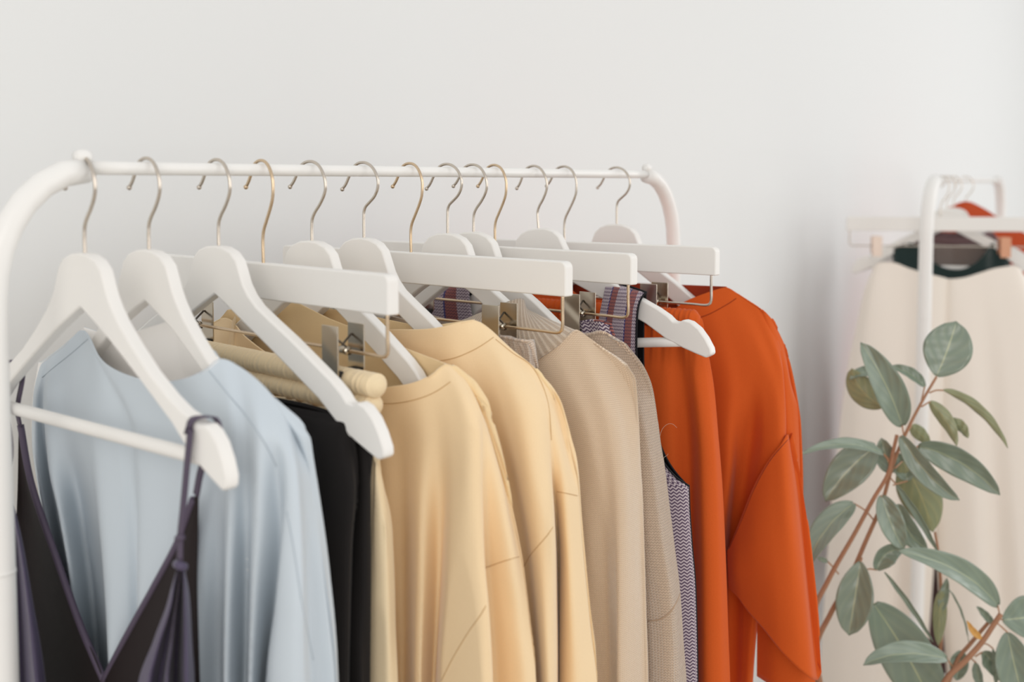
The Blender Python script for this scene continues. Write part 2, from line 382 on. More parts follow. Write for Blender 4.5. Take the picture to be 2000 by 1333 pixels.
def clip_hanger(fr, label, half=0.237, cl=0.150, mat=GOLD, hs=1.0, metal=None, nearclip=True, group='white trouser hangers on the front rack'):
    t = thing('clip_hanger', label, 'hanger', fr, group=group)
    h = half; z0, z1 = -0.0955, -0.1325
    o = []
    for cx, cz, a0 in ((h - 0.007, z0 - 0.007, 90), (-h + 0.007, z0 - 0.007, 180)):
        pts = [(cx + 0.007 * math.cos(math.radians(a)), cz + 0.007 * math.sin(math.radians(a))) for a in (a0, a0 - 30, a0 - 60, a0 - 90)]
        if a0 == 180: pts = [(cx + 0.007 * math.cos(math.radians(a)), cz + 0.007 * math.sin(math.radians(a))) for a in (180, 150, 120, 90)]
        o.append(pts)
    out = o[1] + o[0] + [(h, z1), (-h, z1)]
    plate('bar', out, -0.0068, 0.0068, WHITE, t, 0.0020, 3)
    tube('hook', hook_path(hs, 0.0955), 0.0017, mat, t, n=110, seg=10, ball=0.0026)
    e = h - 0.009
    W = [(-e, 0, z1 + 0.002), (-e, 0, -0.150), (-e, 0, -0.166), (-e + 0.0015, 0, -0.170), (-e + 0.006, 0, -0.172), (-e + 0.03, 0, -0.172), (0, 0, -0.172), (e - 0.03, 0, -0.172), (e - 0.006, 0, -0.172), (e - 0.0015, 0, -0.170), (e, 0, -0.166), (e, 0, -0.150), (e, 0, z1 + 0.002)]
    tube('wire_frame', W, 0.0018, mat, t, n=140, seg=10)
    for k_, sx in enumerate((-1, 1)): clip(t, sx * cl, metal=metal[k_] if isinstance(metal, tuple) else metal)
    return t

G1_ = 'white wooden hangers on the front rack'
shirt_hanger(FR[1], 'white wooden hanger at the left end of the front rack, holding the thin-strapped purple camisole', 0.885, rnd=True)
shirt_hanger(FR[2], 'white wooden hanger inside the pale blue blouse', 0.79, rnd=True)
shirt_hanger(FR[3], 'white wooden hanger with black trousers folded over its crossbar', 1.0)
shirt_hanger(FR[5], 'white wooden hanger inside the front cream sweatshirt', 0.86, hs=1.15)
shirt_hanger(FR[6], 'white wooden hanger inside the second cream sweatshirt', 0.86, small=True, hs=1.05)
shirt_hanger(FR[8], 'white wooden hanger inside the ribbed-collar beige sweater', 0.86, small=True, hs=1.05)
shirt_hanger(FR[9], 'white wooden hanger inside the fuzzy taupe cardigan', 0.86, hs=1.12)
shirt_hanger(FR[11], 'tilted white wooden hanger with the patterned vest strap over its arm', 1.03, tilt=math.radians(6), hs=1.0)
shirt_hanger(FR[13], 'white wooden hanger at the right end of the front rack, inside the orange sweatshirt', 0.86, small=True, hs=1.02)
clip_hanger(FR[4], 'white clip hanger nearest the viewer, clips gripping the beige gathered trousers', 0.212, 0.138)
clip_hanger(FR[7], 'white clip hanger between the second cream sweatshirt and the beige sweater', 0.240, 0.143)
clip_hanger(FR[10], 'white clip hanger whose square clip stands beside the patterned vest strap', 0.224, 0.143)
clip_hanger(FR[12], 'white clip hanger farthest right, bar end clear of the others, holding the orange trousers', 0.237, 0.145, mat=SILV)

# ------------------------------------------------------------------ cloth builder
def pchip(x, y, xn):
    x = np.asarray(x, float); y = np.asarray(y, float)
    if len(x) == 2: return np.interp(xn, x, y)
    h = np.diff(x); d = np.diff(y) / h; m = np.zeros(len(x))
    for i in range(1, len(x) - 1):
        if d[i - 1] * d[i] > 0:
            w1 = 2 * h[i] + h[i - 1]; w2 = h[i] + 2 * h[i - 1]; m[i] = (w1 + w2) / (w1 / d[i - 1] + w2 / d[i])
    m[0] = d[0]; m[-1] = d[-1]
    i = np.clip(np.searchsorted(x, xn) - 1, 0, len(x) - 2); t = (xn - x[i]) / h[i]
    t = np.clip(t, 0, 1)
    return (2 * t**3 - 3 * t**2 + 1) * y[i] + (t**3 - 2 * t**2 + t) * h[i] * m[i] + (-2 * t**3 + 3 * t**2) * y[i + 1] + (t**3 - t**2) * h[i] * m[i + 1]
GR = {}
def drape(name, fr, cols, hem, mats, parent=None, back=0.04, backtop=None, nrow=90, ncol=150, thick=0.0018, power=1.35, inner=False, hg=None, fold=1.0,
          ripple=(0, 0, 0), closed=True, rel=None, ramp=6.0, bext=0.3):
    """cloth hung on fr: cols = fold lines from far edge to near edge, each a list of points from the top down"""
    nc = len(cols); G = np.zeros((nc, nrow, 3)); f = np.linspace(0, 1, nrow) ** power
    for c, col in enumerate(cols):
        P = [fr.pt(q) for q in col]
        x, y, z = P[-1]
        if z > hem + 0.01:
            if len(P) > 1:
                x0, y0, z0 = P[-2]; sl = (x - x0) / (z - z0) if z != z0 else 0
            else: sl = 0
            P.append((x + sl * bext * (hem - z), y, hem))
        P = sorted(P, key=lambda p: -p[2])
        Q = [P[0]]
        for p in P[1:]:
            if Q[-1][2] - p[2] > 1e-4: Q.append(p)
        P = np.array(Q); zt = P[0, 2]; zz = zt + (hem - zt) * f
        G[c, :, 0] = pchip(-P[:, 2], P[:, 0], -zz); G[c, :, 1] = pchip(-P[:, 2], P[:, 1], -zz); G[c, :, 2] = zz
    rows = [cr_spline(G[:, r, :], ncol) for r in range(nrow)]
    Fg = np.array(rows)                                            # nrow x ncol x 3
    if fold != 1.0:
        w_ = max(3, ncol // 9) | 1; ker = np.hanning(w_ + 2)[1:-1]; ker /= ker.sum()
        for r in range(nrow):
            yy = Fg[r, :, 1]; sm = np.convolve(np.pad(yy, w_ // 2, mode='edge'), ker, 'valid')
            dd = Fg[0, :, 2] - Fg[r, :, 2]; e_ = np.minimum(1, np.minimum(np.arange(ncol), np.arange(ncol)[::-1]) / (ncol * .04))
            Fg[r, :, 1] = yy + (yy - sm) * (fold - 1) * np.clip((dd - .03) / .12, 0, 1) * e_
            Fg[r, :, 1] = np.maximum(Fg[r, :, 1], -.042)
    if ripple[0]:
        a, fq, ph = ripple
        sarr = Fg[:, :, 0]; fade = np.minimum(1, np.linspace(0, 1, nrow) * 4)[:, None]
        Fg[:, :, 1] += fade * a * (np.sin(sarr * fq + ph) + 0.5 * np.sin(sarr * fq * 2.3 + 1 + ph) + 0.35 * np.sin(Fg[:, :, 2] * 17 + sarr * 40 + ph))
    if hg:
        hs_, hr_ = hg; TT = np.array(TOPR if hr_ else TOP)
        xs = np.where(TT[:, 0] < .045, TT[:, 0], .045 + (TT[:, 0] - .045) * ((.2405 * hs_ - .045) / .1955)); tip = xs.max()
        arm = lambda s: np.interp(np.abs(s), xs, TT[:, 1])
        mx = 0
        for j in range(ncol):
            s, y, z = Fg[0, j]
            if abs(s) < tip and y > -0.014:
                dz = arm(s) + .0035 - z
                if dz > 0:
                    mx = max(mx, dz); Fg[:, j, 2] += dz * np.clip(1 - (z - Fg[:, j, 2]) / .08, 0, 1)
        print('raised', name, round(mx, 4))
    V = Fg
    if closed:
        Bk = Fg[:, ::-1, :].copy(); p = np.linspace(0, 1, ncol)
        shape = np.sin(np.pi * p) ** 0.8
        for r in range(nrow):
            y1, y0 = Fg[r, -1, 1], Fg[r, 0, 1]
            nf = Fg[r, ::-1, 1]; dd = Fg[0, ::-1, 2] - Fg[r, ::-1, 2]; w = np.clip(dd / .035, 0, 1) ** .6
            Bk[r, :, 1] = nf * (1 - w) + ((y1 * (1 - p) + y0 * p) + shape * back * np.clip(dd / .15, .35, 1)) * w
        if backtop is not None:
            T = np.array([fr.pt(q) for q in backtop]); T = T[np.argsort(T[:, 0])]
            for j in range(1, ncol - 1):
                s = Bk[0, j, 0]
                if T[0, 0] < s < T[-1, 0]:
                    znew = np.interp(s, T[:, 0], T[:, 2]); ynew = np.interp(s, T[:, 0], T[:, 1]); zo = Bk[0, j, 2]
                    k = np.clip(1 - (zo - Bk[:, j, 2]) / 0.12, 0, 1)
                    Bk[:, j, 2] = Bk[:, j, 2] + (znew - zo) * k
                    Bk[:, j, 1] = Bk[:, j, 1] * (1 - k) + ynew * k
        if hg:
            for A, sg in ((Fg, -1), (Bk, 1)):
                s_, z_ = A[:, :, 0], A[:, :, 2]; a_ = arm(s_)
                k = np.clip((a_ + .002 - z_) / .006, 0, 1) * np.clip((z_ + .31) / .055, 0, 1) ** 1.5 * np.clip((tip + .010 - np.abs(s_)) / .008, 0, 1)
                A[:, :, 1] = np.minimum(A[:, :, 1], -.0100 * k) * (k > 0) + A[:, :, 1] * (k <= 0) if sg < 0 else np.maximum(A[:, :, 1], .0100 * k) * (k > 0) + A[:, :, 1] * (k <= 0)
        lim = Fg[:, -1, 0][:, None] - 0.85 * np.maximum(0, Bk[:, :, 1] - Fg[:, -1, 1][:, None])
        Bk[:, :, 0] = np.where(np.arange(ncol)[None, :] < ncol * .45, np.minimum(Bk[:, :, 0], lim), Bk[:, :, 0])
        V = np.concatenate([Fg, Bk[:, 1:-1, :]], axis=1)
    m = V.shape[1]; VV = V.reshape(-1, 3)
    Fc = []
    mm = m if closed else m - 1
    for i in range(nrow - 1):
        for j in range(mm):
            j2 = (j + 1) % m
            Fc.append((i * m + j, (i + 1) * m + j, (i + 1) * m + j2, i * m + j2))
    seg = np.linalg.norm(np.diff(V[:, :, :2], axis=1), axis=2); U = np.concatenate([np.zeros((nrow, 1)), np.cumsum(seg, axis=1)], axis=1)
    U = U.mean(axis=0)[None, :] * np.ones((nrow, 1)) if True else U
    uv = np.stack([U, V[:, :, 2]], axis=2).reshape(-1, 2)
    o = mesh(name, VV, Fc, mats, parent, True, uv)
    sd = o.modifiers.new('cloth_thickness', 'SOLIDIFY'); sd.thickness = thick; sd.offset = -1; sd.use_even_offset = False
    if inner: sd.material_offset = 1; sd.material_offset_rim = 0
    if parent is None: fr.place(o)
    o['_n'] = ncol
    GR[o.name] = (Fg, V, m, Fc, fr)
    del o['_n']
    return o
def surf(o):
    Fg, V, m, Fc, fr = GR[o.name]
    return BVHTree.FromPolygons([Vector(v) for v in V.reshape(-1, 3)], Fc)
def on_surface(o, px, lift=0.0004, sub=8):
    """points of the cloth under a traced seam, in local coordinates"""
    Fg, V, m, Fc, fr = GR[o.name]; bv = surf(o); org = Vector(fr.inv((0, 0, CAMZ))); out = []
    P = cr_spline([(a, b, 0) for a, b in px], sub * len(px))
    for u, v, _ in P:
        w = ray(u, v); d = np.array([w[:2] @ fr.d, -(w[:2] @ fr.n), w[2]]); d /= np.linalg.norm(d)
        h = bv.ray_cast(org, Vector(d))
        if h[0] is not None: out.append(np.array(h[0]) - d * lift)
    return out
def seam(o, px, mat, r=0.00045, name='seam', lift=0.0002):
    P = on_surface(o, px, lift)
    if len(P) < 3: return None
    par = o.parent if o.parent is not None else o
    return tube(name, P, r, mat, o, n=0, seg=6)
def strip(name, o, c0, c1, width, mat, lift=0.0016, thick=0.002, row0=0, rows=10, uvr=False):
    """band following the top edge of the cloth between front columns c0..c1 (fractions)"""
    Fg, V, m, Fc, fr = GR[o.name]; n = Fg.shape[1]; a, b = int(c0 * (n - 1)), int(c1 * (n - 1)); W = []; uv = []
    acc = 0
    for j in range(a, b + 1):
        colz = Fg[:, j, 2]; z0 = colz[0]
        if j > a: acc += np.linalg.norm(Fg[0, j] - Fg[0, j - 1])
        for i in range(rows):
            q = i / (rows - 1); z = z0 + 0.0012 - q * width
            p = np.array([np.interp(-z, -colz, Fg[:, j, 0]), np.interp(-z, -colz, Fg[:, j, 1]), z])
            p[1] -= lift * (0.3 + math.sin(math.pi * min(1, q * 0.9 + 0.1)) ** 0.5)
            W.append(p); uv.append((acc, z))
    Fc2 = [(k * rows + i, k * rows + i + 1, (k + 1) * rows + i + 1, (k + 1) * rows + i) for k in range(b - a) for i in range(rows - 1)]
    s = mesh(name, W, Fc2, [mat], o, True, uv)
    sd = s.modifiers.new('cloth_thickness', 'SOLIDIFY'); sd.thickness = thick; sd.offset = 0
    return s
L = lambda s, z, t: ('L', s, z, t)
def seam_mat(name, r, g, b): return fabric(name, srgb(r, g, b))
SEAMC = seam_mat('cream_seam', 200, 164, 116); SEAMO = seam_mat('orange_seam', 132, 44, 18); SEAMB = seam_mat('blue_seam', 172, 182, 190)
SEAMT = seam_mat('taupe_seam', 178, 152, 128)

# ------------------------------------------------------------------ garments on the front rack
def P3(fr, q): return np.array(fr.pt(q))
# --- purple camisole
fr = FR[1]
cami = thing('camisole', 'dark purple satin camisole hanging by thin straps from the leftmost hanger', 'top', fr)
ctr = lambda t: L(0.016, -0.75, t)
drape('back_panel', fr, [[(36, 838, -.016), (34, 960, -.02), (28, 1200, -.022), L(-.175, -.75, -.02)], [(38, 836, -.016), (48, 1000, -.026), (80, 1200, -.03), L(-.09, -.75, -.03)],
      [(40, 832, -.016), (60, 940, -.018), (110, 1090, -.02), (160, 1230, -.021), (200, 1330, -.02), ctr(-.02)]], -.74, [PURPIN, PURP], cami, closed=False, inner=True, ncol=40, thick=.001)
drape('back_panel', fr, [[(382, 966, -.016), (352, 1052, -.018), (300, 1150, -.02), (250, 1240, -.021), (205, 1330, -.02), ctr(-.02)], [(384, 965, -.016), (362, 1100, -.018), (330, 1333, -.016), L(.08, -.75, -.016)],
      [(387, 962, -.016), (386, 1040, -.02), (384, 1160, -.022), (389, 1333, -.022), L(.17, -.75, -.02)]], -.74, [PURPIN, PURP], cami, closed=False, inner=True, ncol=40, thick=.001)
drape('front_panel', fr, [[(-8, 925, .016), (-6, 1100, .01), (-8, 1333, .01)], [(8, 935, .018), (18, 1080, .022), (24, 1333, .026)], [(12, 938, .018), (30, 1080, .012), (42, 1333, .010)],
      [(14, 940, .018), (38, 1060, .026), (58, 1200, .03), (72, 1333, .034)], [(17, 945, .018), (45, 1060, .02), (66, 1180, .022), (90, 1333, .022)]], -.74, [PURP, PURPIN], cami, closed=False, inner=True, ncol=60, thick=.001)
drape('front_panel', fr, [[(349, 1100, .014), (330, 1165, .020), (300, 1250, .022), (270, 1333, .022)], [(350, 1100, .015), (336, 1170, .026), (310, 1260, .03), (292, 1333, .032)],
      [(351, 1099, .014), (341, 1170, .012), (326, 1260, .012), (312, 1333, .012)], [(352, 1099, .015), (346, 1170, .024), (335, 1260, .03), (326, 1333, .034)],
      [(354, 1098, .013), (351, 1170, .006), (345, 1260, .002), (342, 1333, .0)], [(356, 1098, .013), (361, 1160, .020), (363, 1260, .022), (364, 1333, .024)],
      [(358, 1098, .010), (370, 1160, .004), (376, 1260, .0), (380, 1333, -.004)]], -.74, [PURP, PURPIN], cami, closed=False, inner=True, ncol=110, thick=.001)
tube('binding', [P3(fr, q) for q in [(40, 830, -.017), (60, 940, -.019), (110, 1090, -.021), (160, 1230, -.022), (203, 1330, -.022)]], 0.0035, PURPB, cami, n=50, seg=8)
tube('binding', [P3(fr, q) for q in [(378, 975, -.017), (352, 1050, -.019), (300, 1150, -.021), (250, 1240, -.022), (203, 1330, -.022)]], 0.0035, PURPB, cami, n=50, seg=8)
def ribbon(name, pts, w, mat, par, dirv=(1, 0, 0)):
    P = cr_spline(pts, 60); V = []; Fc = []
    T = np.gradient(P, axis=0); T /= np.linalg.norm(T, axis=1)[:, None]
    dv = np.array(dirv, float)
    for i in range(60):
        s = dv - T[i] * (dv @ T[i]); s /= np.linalg.norm(s)
        V += [P[i] - s * w / 2, P[i] + s * w / 2]
        if i: Fc.append((2 * i - 2, 2 * i, 2 * i + 1, 2 * i - 1))
    o = mesh(name, V, Fc, [mat], par); m = o.modifiers.new('cloth_thickness', 'SOLIDIFY'); m.thickness = 0.0012; m.offset = 0
    return o
ribbon('strap', [P3(fr, q) for q in [(351, 1100, .013), (352, 1050, .012), (357, 1000, .012), (366, 900, .012), (371, 840, .010)]] + [np.array(p) for p in
       [(.165, -.0085, -.212), (.170, -.0078, -.2010), (.174, .0, -.1996), (.178, .0078, -.2015), (.183, .0085, -.214)]] + [P3(fr, q) for q in [(395, 912, -.012), (383, 968, -.016)]], .0072, PURPB, cami)
ribbon('strap', [P3(fr, q) for q in [(14, 945, .014), (22, 880, .012)]] + [np.array(p) for p in [(-.141, -.0085, -.205), (-.139, -.0078, -.1880), (-.137, .0, -.1860), (-.136, .0078, -.1880), (-.136, .0085, -.20)]] + [P3(fr, q) for q in [(34, 800, -.010), (39, 832, -.016)]], .0072, PURPB, cami)
tube('strap_ring', [P3(fr, (346, 1052, .013)), P3(fr, (357, 1050, .013))], 0.0026, PURPB, cami, n=6)
tube('gather', [P3(fr, (345, 1102, .014)), P3(fr, (352, 1106, .017)), P3(fr, (360, 1108, .012))], 0.0036, PURP, cami, n=10)

# --- blue blouse
fr = FR[2]
blouse = drape('blouse', fr, [
 [(78, 708, 0), (64, 780, -.005), (62, 860, -.006), (75, 960, -.006), (105, 1150, -.006), (120, 1333, -.006)],
 [(84, 705, .006), (70, 790, .018), (71, 860, .020), (84, 960, .022), (112, 1100, .022), (132, 1333, .02)],
 [(92, 699, .008), (80, 790, .012), (85, 850, .009), (108, 1000, .004), (134, 1140, .002), (148, 1333, .0)],
 [(104, 690, .010), (92, 790, .024), (100, 900, .03), (122, 1000, .032), (146, 1150, .03), (160, 1333, .028)],
 [(122, 676, .012), (128, 850, .022), (152, 1000, .006), (172, 1150, -.006), (186, 1333, -.012)],
 [(140, 660, .012), (165, 850, .026), (186, 1000, .02), (204, 1150, .012), (212, 1333, .006)],
 [(156, 646, .012), (185, 850, .030), (200, 1000, .034), (216, 1200, .036), (226, 1333, .038)],
 [(170, 655, .018), (222, 850, .028), (240, 1000, .028), (250, 1200, .028), (254, 1333, .026)],
 [(190, 696, .022), (258, 850, .024), (265, 1000, .022), (266, 1333, .020)],
 [(215, 718, .024), (270, 850, .030), (275, 1000, .036), (276, 1333, .040)],
 [(280, 742, .026), (330, 900, .030), (336, 1333, .034)],
 [(350, 742, .026), (395, 900, .030), (390, 1100, .036), (384, 1333, .038)],
 [(400, 722, .022), (432, 900, .026), (425, 1100, .022), (420, 1333, .016)],
 [(430, 701, .012), (455, 860, .030), (455, 1000, .034), (448, 1333, .036)],
 [(462, 714, .004), (480, 860, .024), (478, 1000, .020), (475, 1170, .006), (471, 1333, -.004)],
 [(500, 741, .0), (508, 860, .026), (508, 1000, .030), (502, 1170, .030), (496, 1333, .028)],
 [(524, 766, -.002), (538, 870, .014), (545, 1000, .010), (530, 1200, -.004), (514, 1333, -.012)],
 [(545, 796, -.004), (562, 900, .012), (562, 1000, .020), (545, 1200, .030), (532, 1333, .034)],
 [(562, 826, -.006), (580, 920, .008), (588, 1050, .016), (590, 1200, .024), (590, 1333, .026)],
 [(575, 848, -.010), (592, 950, -.004), (602, 1100, -.006), (612, 1250, -.008), (618, 1333, -.010)],
 [(584, 866, -.014), (600, 905, -.016), (615, 1000, -.018), (635, 1150, -.020), (655, 1333, -.022)]],
 -.76, [BLUE, BLUEW], back=.03, backtop=[(163, 638, -.004), (215, 655, -.016), (265, 650, -.02), (350, 622, -.02), (430, 699, -.006)], inner=True, ncol=260, nrow=110, hg=(.79, True), fold=1.45)
tag(blouse, 'pale blue satin blouse with a wide white-faced neckline, second garment from the left', 'blouse')
seam(blouse, [(408, 724), (440, 764), (480, 812), (518, 868), (540, 912)], SEAMB)
seam(blouse, [(172, 662), (140, 690), (105, 718), (82, 738)], SEAMB)
seam(blouse, [(560, 1000), (575, 1080), (590, 1180), (612, 1290)], SEAMB)

# --- black trousers folded over the crossbar
fr = FR[3]
bt = thing('folded_trousers', 'black trousers folded over the crossbar of the third hanger, hanging down behind the blue blouse', 'trousers', fr)
zt = -.2235
T_ = lambda s, t=1: [L(s, zt, .001 * t), L(s, zt - .0055, .0085 * t)]
drape('trouser_leg', fr, [[L(-.17, zt, 0), L(-.172, -.26, .010), L(-.175, -.6, .012)], T_(-.16) + [L(-.16, -.25, .014), L(-.16, -.6, .016)], T_(-.05) + [L(-.05, -.26, .016), L(-.05, -.6, .018)],
      T_(.03) + [L(.03, -.26, .017), L(.03, -.6, .02)], T_(.07) + [L(.07, -.26, .012), L(.07, -.6, .012)], T_(.11) + [L(.11, -.26, .019), L(.105, -.6, .022)], T_(.14) + [L(.142, -.27, .014), L(.14, -.6, .014)],
      T_(.172) + [L(.176, -.28, .018), L(.168, -.6, .018)], T_(.190) + [(690, 955, .012), (682, 1070, .012), (676, 1333, .010)], [L(.195, zt - .001, -.001), (697, 955, .0), (689, 1070, -.001), (684, 1333, -.002)]],
      -.76, [BLACK], bt, back=.004, ripple=(.0015, 60, 0), ncol=120, nrow=80)
drape('trouser_leg', fr, [[L(-.17, zt, -.001), L(-.172, -.6, -.008)], T_(-.05, -1) + [L(-.05, -.3, -.010), L(-.05, -.6, -.010)], T_(.17, -1) + [L(.175, -.3, -.010), (705, 1333, -.006)],
      [L(.196, zt - .020, -.010), (716, 950, -.012), (716, 1100, -.012), (712, 1333, -.012)], [L(.204, zt - .024, -.016), (726, 950, -.020), (727, 1100, -.021), (725, 1333, -.021)]],
      -.76, [BLACK], bt, back=.006, ripple=(.001, 50, 1), ncol=90, nrow=80)

# --- gathered bands
def roll(name, fr, s0, s1, zc, ry, rz, mat, parent, t0=0.0, freq=160, amp=0.12, sag=0.0, n=700, seg=18, uvr=True):
    V = []; uv = []; ss = np.linspace(s0, s1, n)
    ph = np.cumsum(rng.normal(1, 0.45, n)) * (s1 - s0) / n * freq
    for i, s in enumerate(ss):
        e = min(1.0, math.sqrt(max(0, 1 - (1 - min(1, min(i, n - 1 - i) / (n * 0.030))) ** 2)) + 0.03)
        z0 = zc - sag * math.sin(math.pi * (s - s0) / (s1 - s0))
        for a in range(seg):
            an = 2 * math.pi * a / seg
            k = (1 + amp * math.sin(ph[i] + 0.5 * math.sin(an)) + amp * 0.5 * math.sin(ph[i] * 1.7 + 2)) * e
            V.append((s, -t0 - math.cos(an) * ry * k, z0 + math.sin(an) * rz * (0.5 + 0.5 * k if e > 0.95 else k))); uv.append((s, ry * an))
    Fc = [(i * seg + a, i * seg + (a + 1) % seg, (i + 1) * seg + (a + 1) % seg, (i + 1) * seg + a) for i in range(n - 1) for a in range(seg)]
    Fc += [tuple(reversed(range(seg))), tuple(range((n - 1) * seg, n * seg))]
    return mesh(name, V, Fc, [mat], parent, True, uv)
def gather(o, fr_amp, freq, length):
    """pleats running down from a gathered band"""
    Fg, V, m, Fc, fr = GR[o.name]; me = o.data; ztop = max(v.co.z for v in me.vertices)
    for v in me.vertices:
        d = max(0.0, (ztop - v.co.z)) / length; k = math.exp(-d * d)
        ph = freq * v.co.x + 2.2 * math.sin(v.co.x * 37) + 0.8 * math.sin(v.co.x * 91)
        v.co.y += (-1 if v.co.y < 0 else 1) * fr_amp * k * (math.sin(ph) + 0.4 * math.sin(ph * 2.3 + 1)) * min(1, d * 6 + 0.2)

# --- beige gathered trousers on the first clip hanger
fr = FR[4]
gt = thing('gathered_trousers', 'pale beige fleece trousers with a thick gathered waistband, clipped behind the black trousers', 'trousers', fr)
roll('waistband', fr, -.150, .192, -.2000, .0125, .0115, PALE, gt, 0, 900, .05)
roll('waistband', fr, -.148, .188, -.2195, .0118, .0105, PALE, gt, 0.001, 850, .06)
b = drape('trouser_legs', fr, [[L(-.148, -.228, 0), L(-.16, -.5, 0)], [L(-.14, -.228, .010), L(-.15, -.4, .02), L(-.15, -.6, .02)], [L(-.05, -.228, .012), L(-.05, -.4, .024), L(-.05, -.6, .024)],
      [L(.05, -.228, .012), L(.05, -.4, .024), L(.05, -.6, .024)], [L(.12, -.228, .012), L(.13, -.4, .016), L(.13, -.6, .014)], [L(.165, -.228, .010), L(.182, -.4, .008), (738, 1200, .004), (742, 1333, .002)],
      [L(.182, -.228, .004), (741, 950, .002), (752, 1050, .002), (757, 1200, .0), (760, 1333, -.002)], [L(.188, -.228, -.004), (738, 880, -.006), (751, 950, -.008), (765, 1050, -.010), (770, 1200, -.012), (776, 1333, -.012)]],
      -.92, [PALE], gt, back=.022, ncol=460)
gather(b, .0042, 330, .075)

# --- cream sweatshirt one
fr = FR[5]
sw = drape('cream_sweatshirt', fr, [
 [L(-.25, -.238, 0), L(-.29, -.5, -.005), L(-.30, -.7, -.005)], [L(-.243, -.228, .012), L(-.272, -.5, .03), L(-.28, -.7, .03)], [L(-.20, -.197, .014), L(-.21, -.5, .03), L(-.22, -.7, .034)],
 [(437, 621, .006), (445, 700, .03), (455, 900, .036), (460, 1333, .036)], [(480, 660, .024), (490, 800, .030), (500, 1333, .026)], [(532, 697, .030), (545, 860, .034), (550, 1333, .036)], [(640, 740, .034), (650, 900, .036), (655, 1333, .034)],
 [(735, 757, .030), (745, 900, .032), (752, 1333, .036)],
 [(775, 754, .030), (782, 900, .026), (784, 1100, .018), (785, 1333, .010)],
 [(812, 746, .028), (826, 880, .034), (824, 1100, .042), (818, 1333, .044)],
 [(842, 732, .022), (858, 860, .028), (858, 1050, .016), (846, 1333, .0)],
 [(858, 718, .014), (884, 830, .028), (886, 950, .034), (876, 1150, .042), (866, 1333, .046)],
 [(874, 711, .006), (912, 800, .024), (918, 900, .034), (915, 1000, .038), (912, 1180, .044), (910, 1333, .048)],
 [(890, 719, .0), (930, 800, .014), (936, 850, .024), (938, 987, .030), (942, 1095, .034), (950, 1182, .036), (957, 1333, .036)],
 [(902, 728, -.003), (938, 805, .010), (945, 900, .013), (949, 1000, .009), (952, 1100, .003), (957, 1190, -.004), (965, 1333, -.010)],
 [(913, 740, -.008), (948, 830, .0), (966, 900, .002), (985, 1000, .002), (1000, 1100, .0), (1012, 1200, -.008), (1026, 1333, -.010)],
 [(922, 753, -.014), (944, 803, -.016), (960, 859, -.018), (983, 942, -.020), (998, 1016, -.021), (1013, 1085, -.022), (1020, 1120, -.022), (1035, 1230, -.022), (1047, 1333, -.022)]],
 -.74, [CREAM, CREAMIN], back=.022, backtop=[(443, 606, -.004), (500, 596, -.014), (575, 588, -.02), (643, 622, -.02), (760, 668, -.02), (874, 711, -.004)], inner=True, ncol=280, nrow=110, hg=(.86, False), fold=1.05)
tag(sw, 'cream sweatshirt with its wide neckline open, the nearer of the two cream ones', 'sweatshirt', 'cream sweatshirts')
seam(sw, [(735, 789), (775, 788), (815, 780), (850, 766), (880, 746)], SEAMC)
seam(sw, [(862, 1330), (885, 1285), (915, 1235), (940, 1200), (949, 1184)], SEAMC)
seam(sw, [(948, 1110), (975, 1100), (1000, 1092), (1014, 1088)], SEAMC)

# --- cream sweatshirt two
fr = FR[6]
sw = drape('cream_sweatshirt', fr, [
 [L(-.25, -.238, 0), L(-.29, -.5, -.005)], [L(-.243, -.228, .012), L(-.27, -.5, .03)], [L(-.19, -.195, .014), L(-.20, -.5, .034)],
 [L(-.13, -.160, .006), L(-.12, -.5, .034)], [L(-.09, -.172, .022), L(-.08, -.5, .028)], [L(-.03, -.182, .03), L(-.02, -.5, .036)],
 [(765, 644, .03), (790, 800, .032), (820, 1333, .034)], [(830, 643, .032), (870, 800, .030), (900, 1000, .026), (930, 1333, .026)], [(870, 637, .028), (915, 800, .032), (960, 1000, .030), (1000, 1333, .034)],
 [(905, 628, .018), (955, 800, .026), (998, 950, .022), (1024, 1100, .022), (1040, 1333, .020)],
 [(928, 626, .008), (985, 800, .028), (1018, 950, .032), (1042, 1100, .034), (1060, 1333, .038)],
 [(952, 640, .001), (1018, 800, .029), (1043, 950, .038), (1060, 1100, .040), (1072, 1333, .042)],
 [(975, 662, -.002), (1043, 800, .021), (1062, 950, .032), (1073, 1050, .036), (1080, 1333, .036)],
 [(992, 677, -.004), (1058, 800, .011), (1072, 900, .016), (1079, 1000, .026), (1083, 1100, .026), (1086, 1333, .024)],
 [(1006, 688, -.006), (1067, 800, .003), (1079, 900, .002), (1085, 1000, -.018), (1090, 1100, -.034), (1092, 1333, -.036)],
 [(1020, 698, -.008), (1073, 805, -.001), (1087, 900, .0), (1092, 1000, -.010), (1096, 1100, -.016), (1094, 1333, -.014)],
 [(1036, 711, -.010), (1082, 815, -.007), (1101, 930, -.003), (1110, 1050, -.004), (1118, 1200, -.002), (1124, 1333, -.002)],
 [(1058, 733, -.018), (1082, 775, -.020), (1100, 850, -.022), (1117, 920, -.024), (1128, 962, -.026), (1138, 1080, -.028), (1155, 1250, -.030), (1166, 1333, -.030)]],
 -.75, [CREAM, CREAMIN], back=.02, backtop=[L(-.13, -.158, -.005), L(0, -.168, -.02), (830, 640, -.02), (928, 624, -.004)], inner=True, ncol=280, nrow=110, hg=(.86, False), fold=1.05)
tag(sw, 'cream sweatshirt with stitched neck band, just in front of the ribbed-collar sweater', 'sweatshirt', 'cream sweatshirts')
seam(sw, [(800, 706), (849, 706), (886, 700), (925, 684), (950, 669), (964, 659)], SEAMC)
seam(sw, [(968, 663), (1003, 691), (1035, 712), (1056, 745), (1071, 790), (1077, 860)], SEAMC)
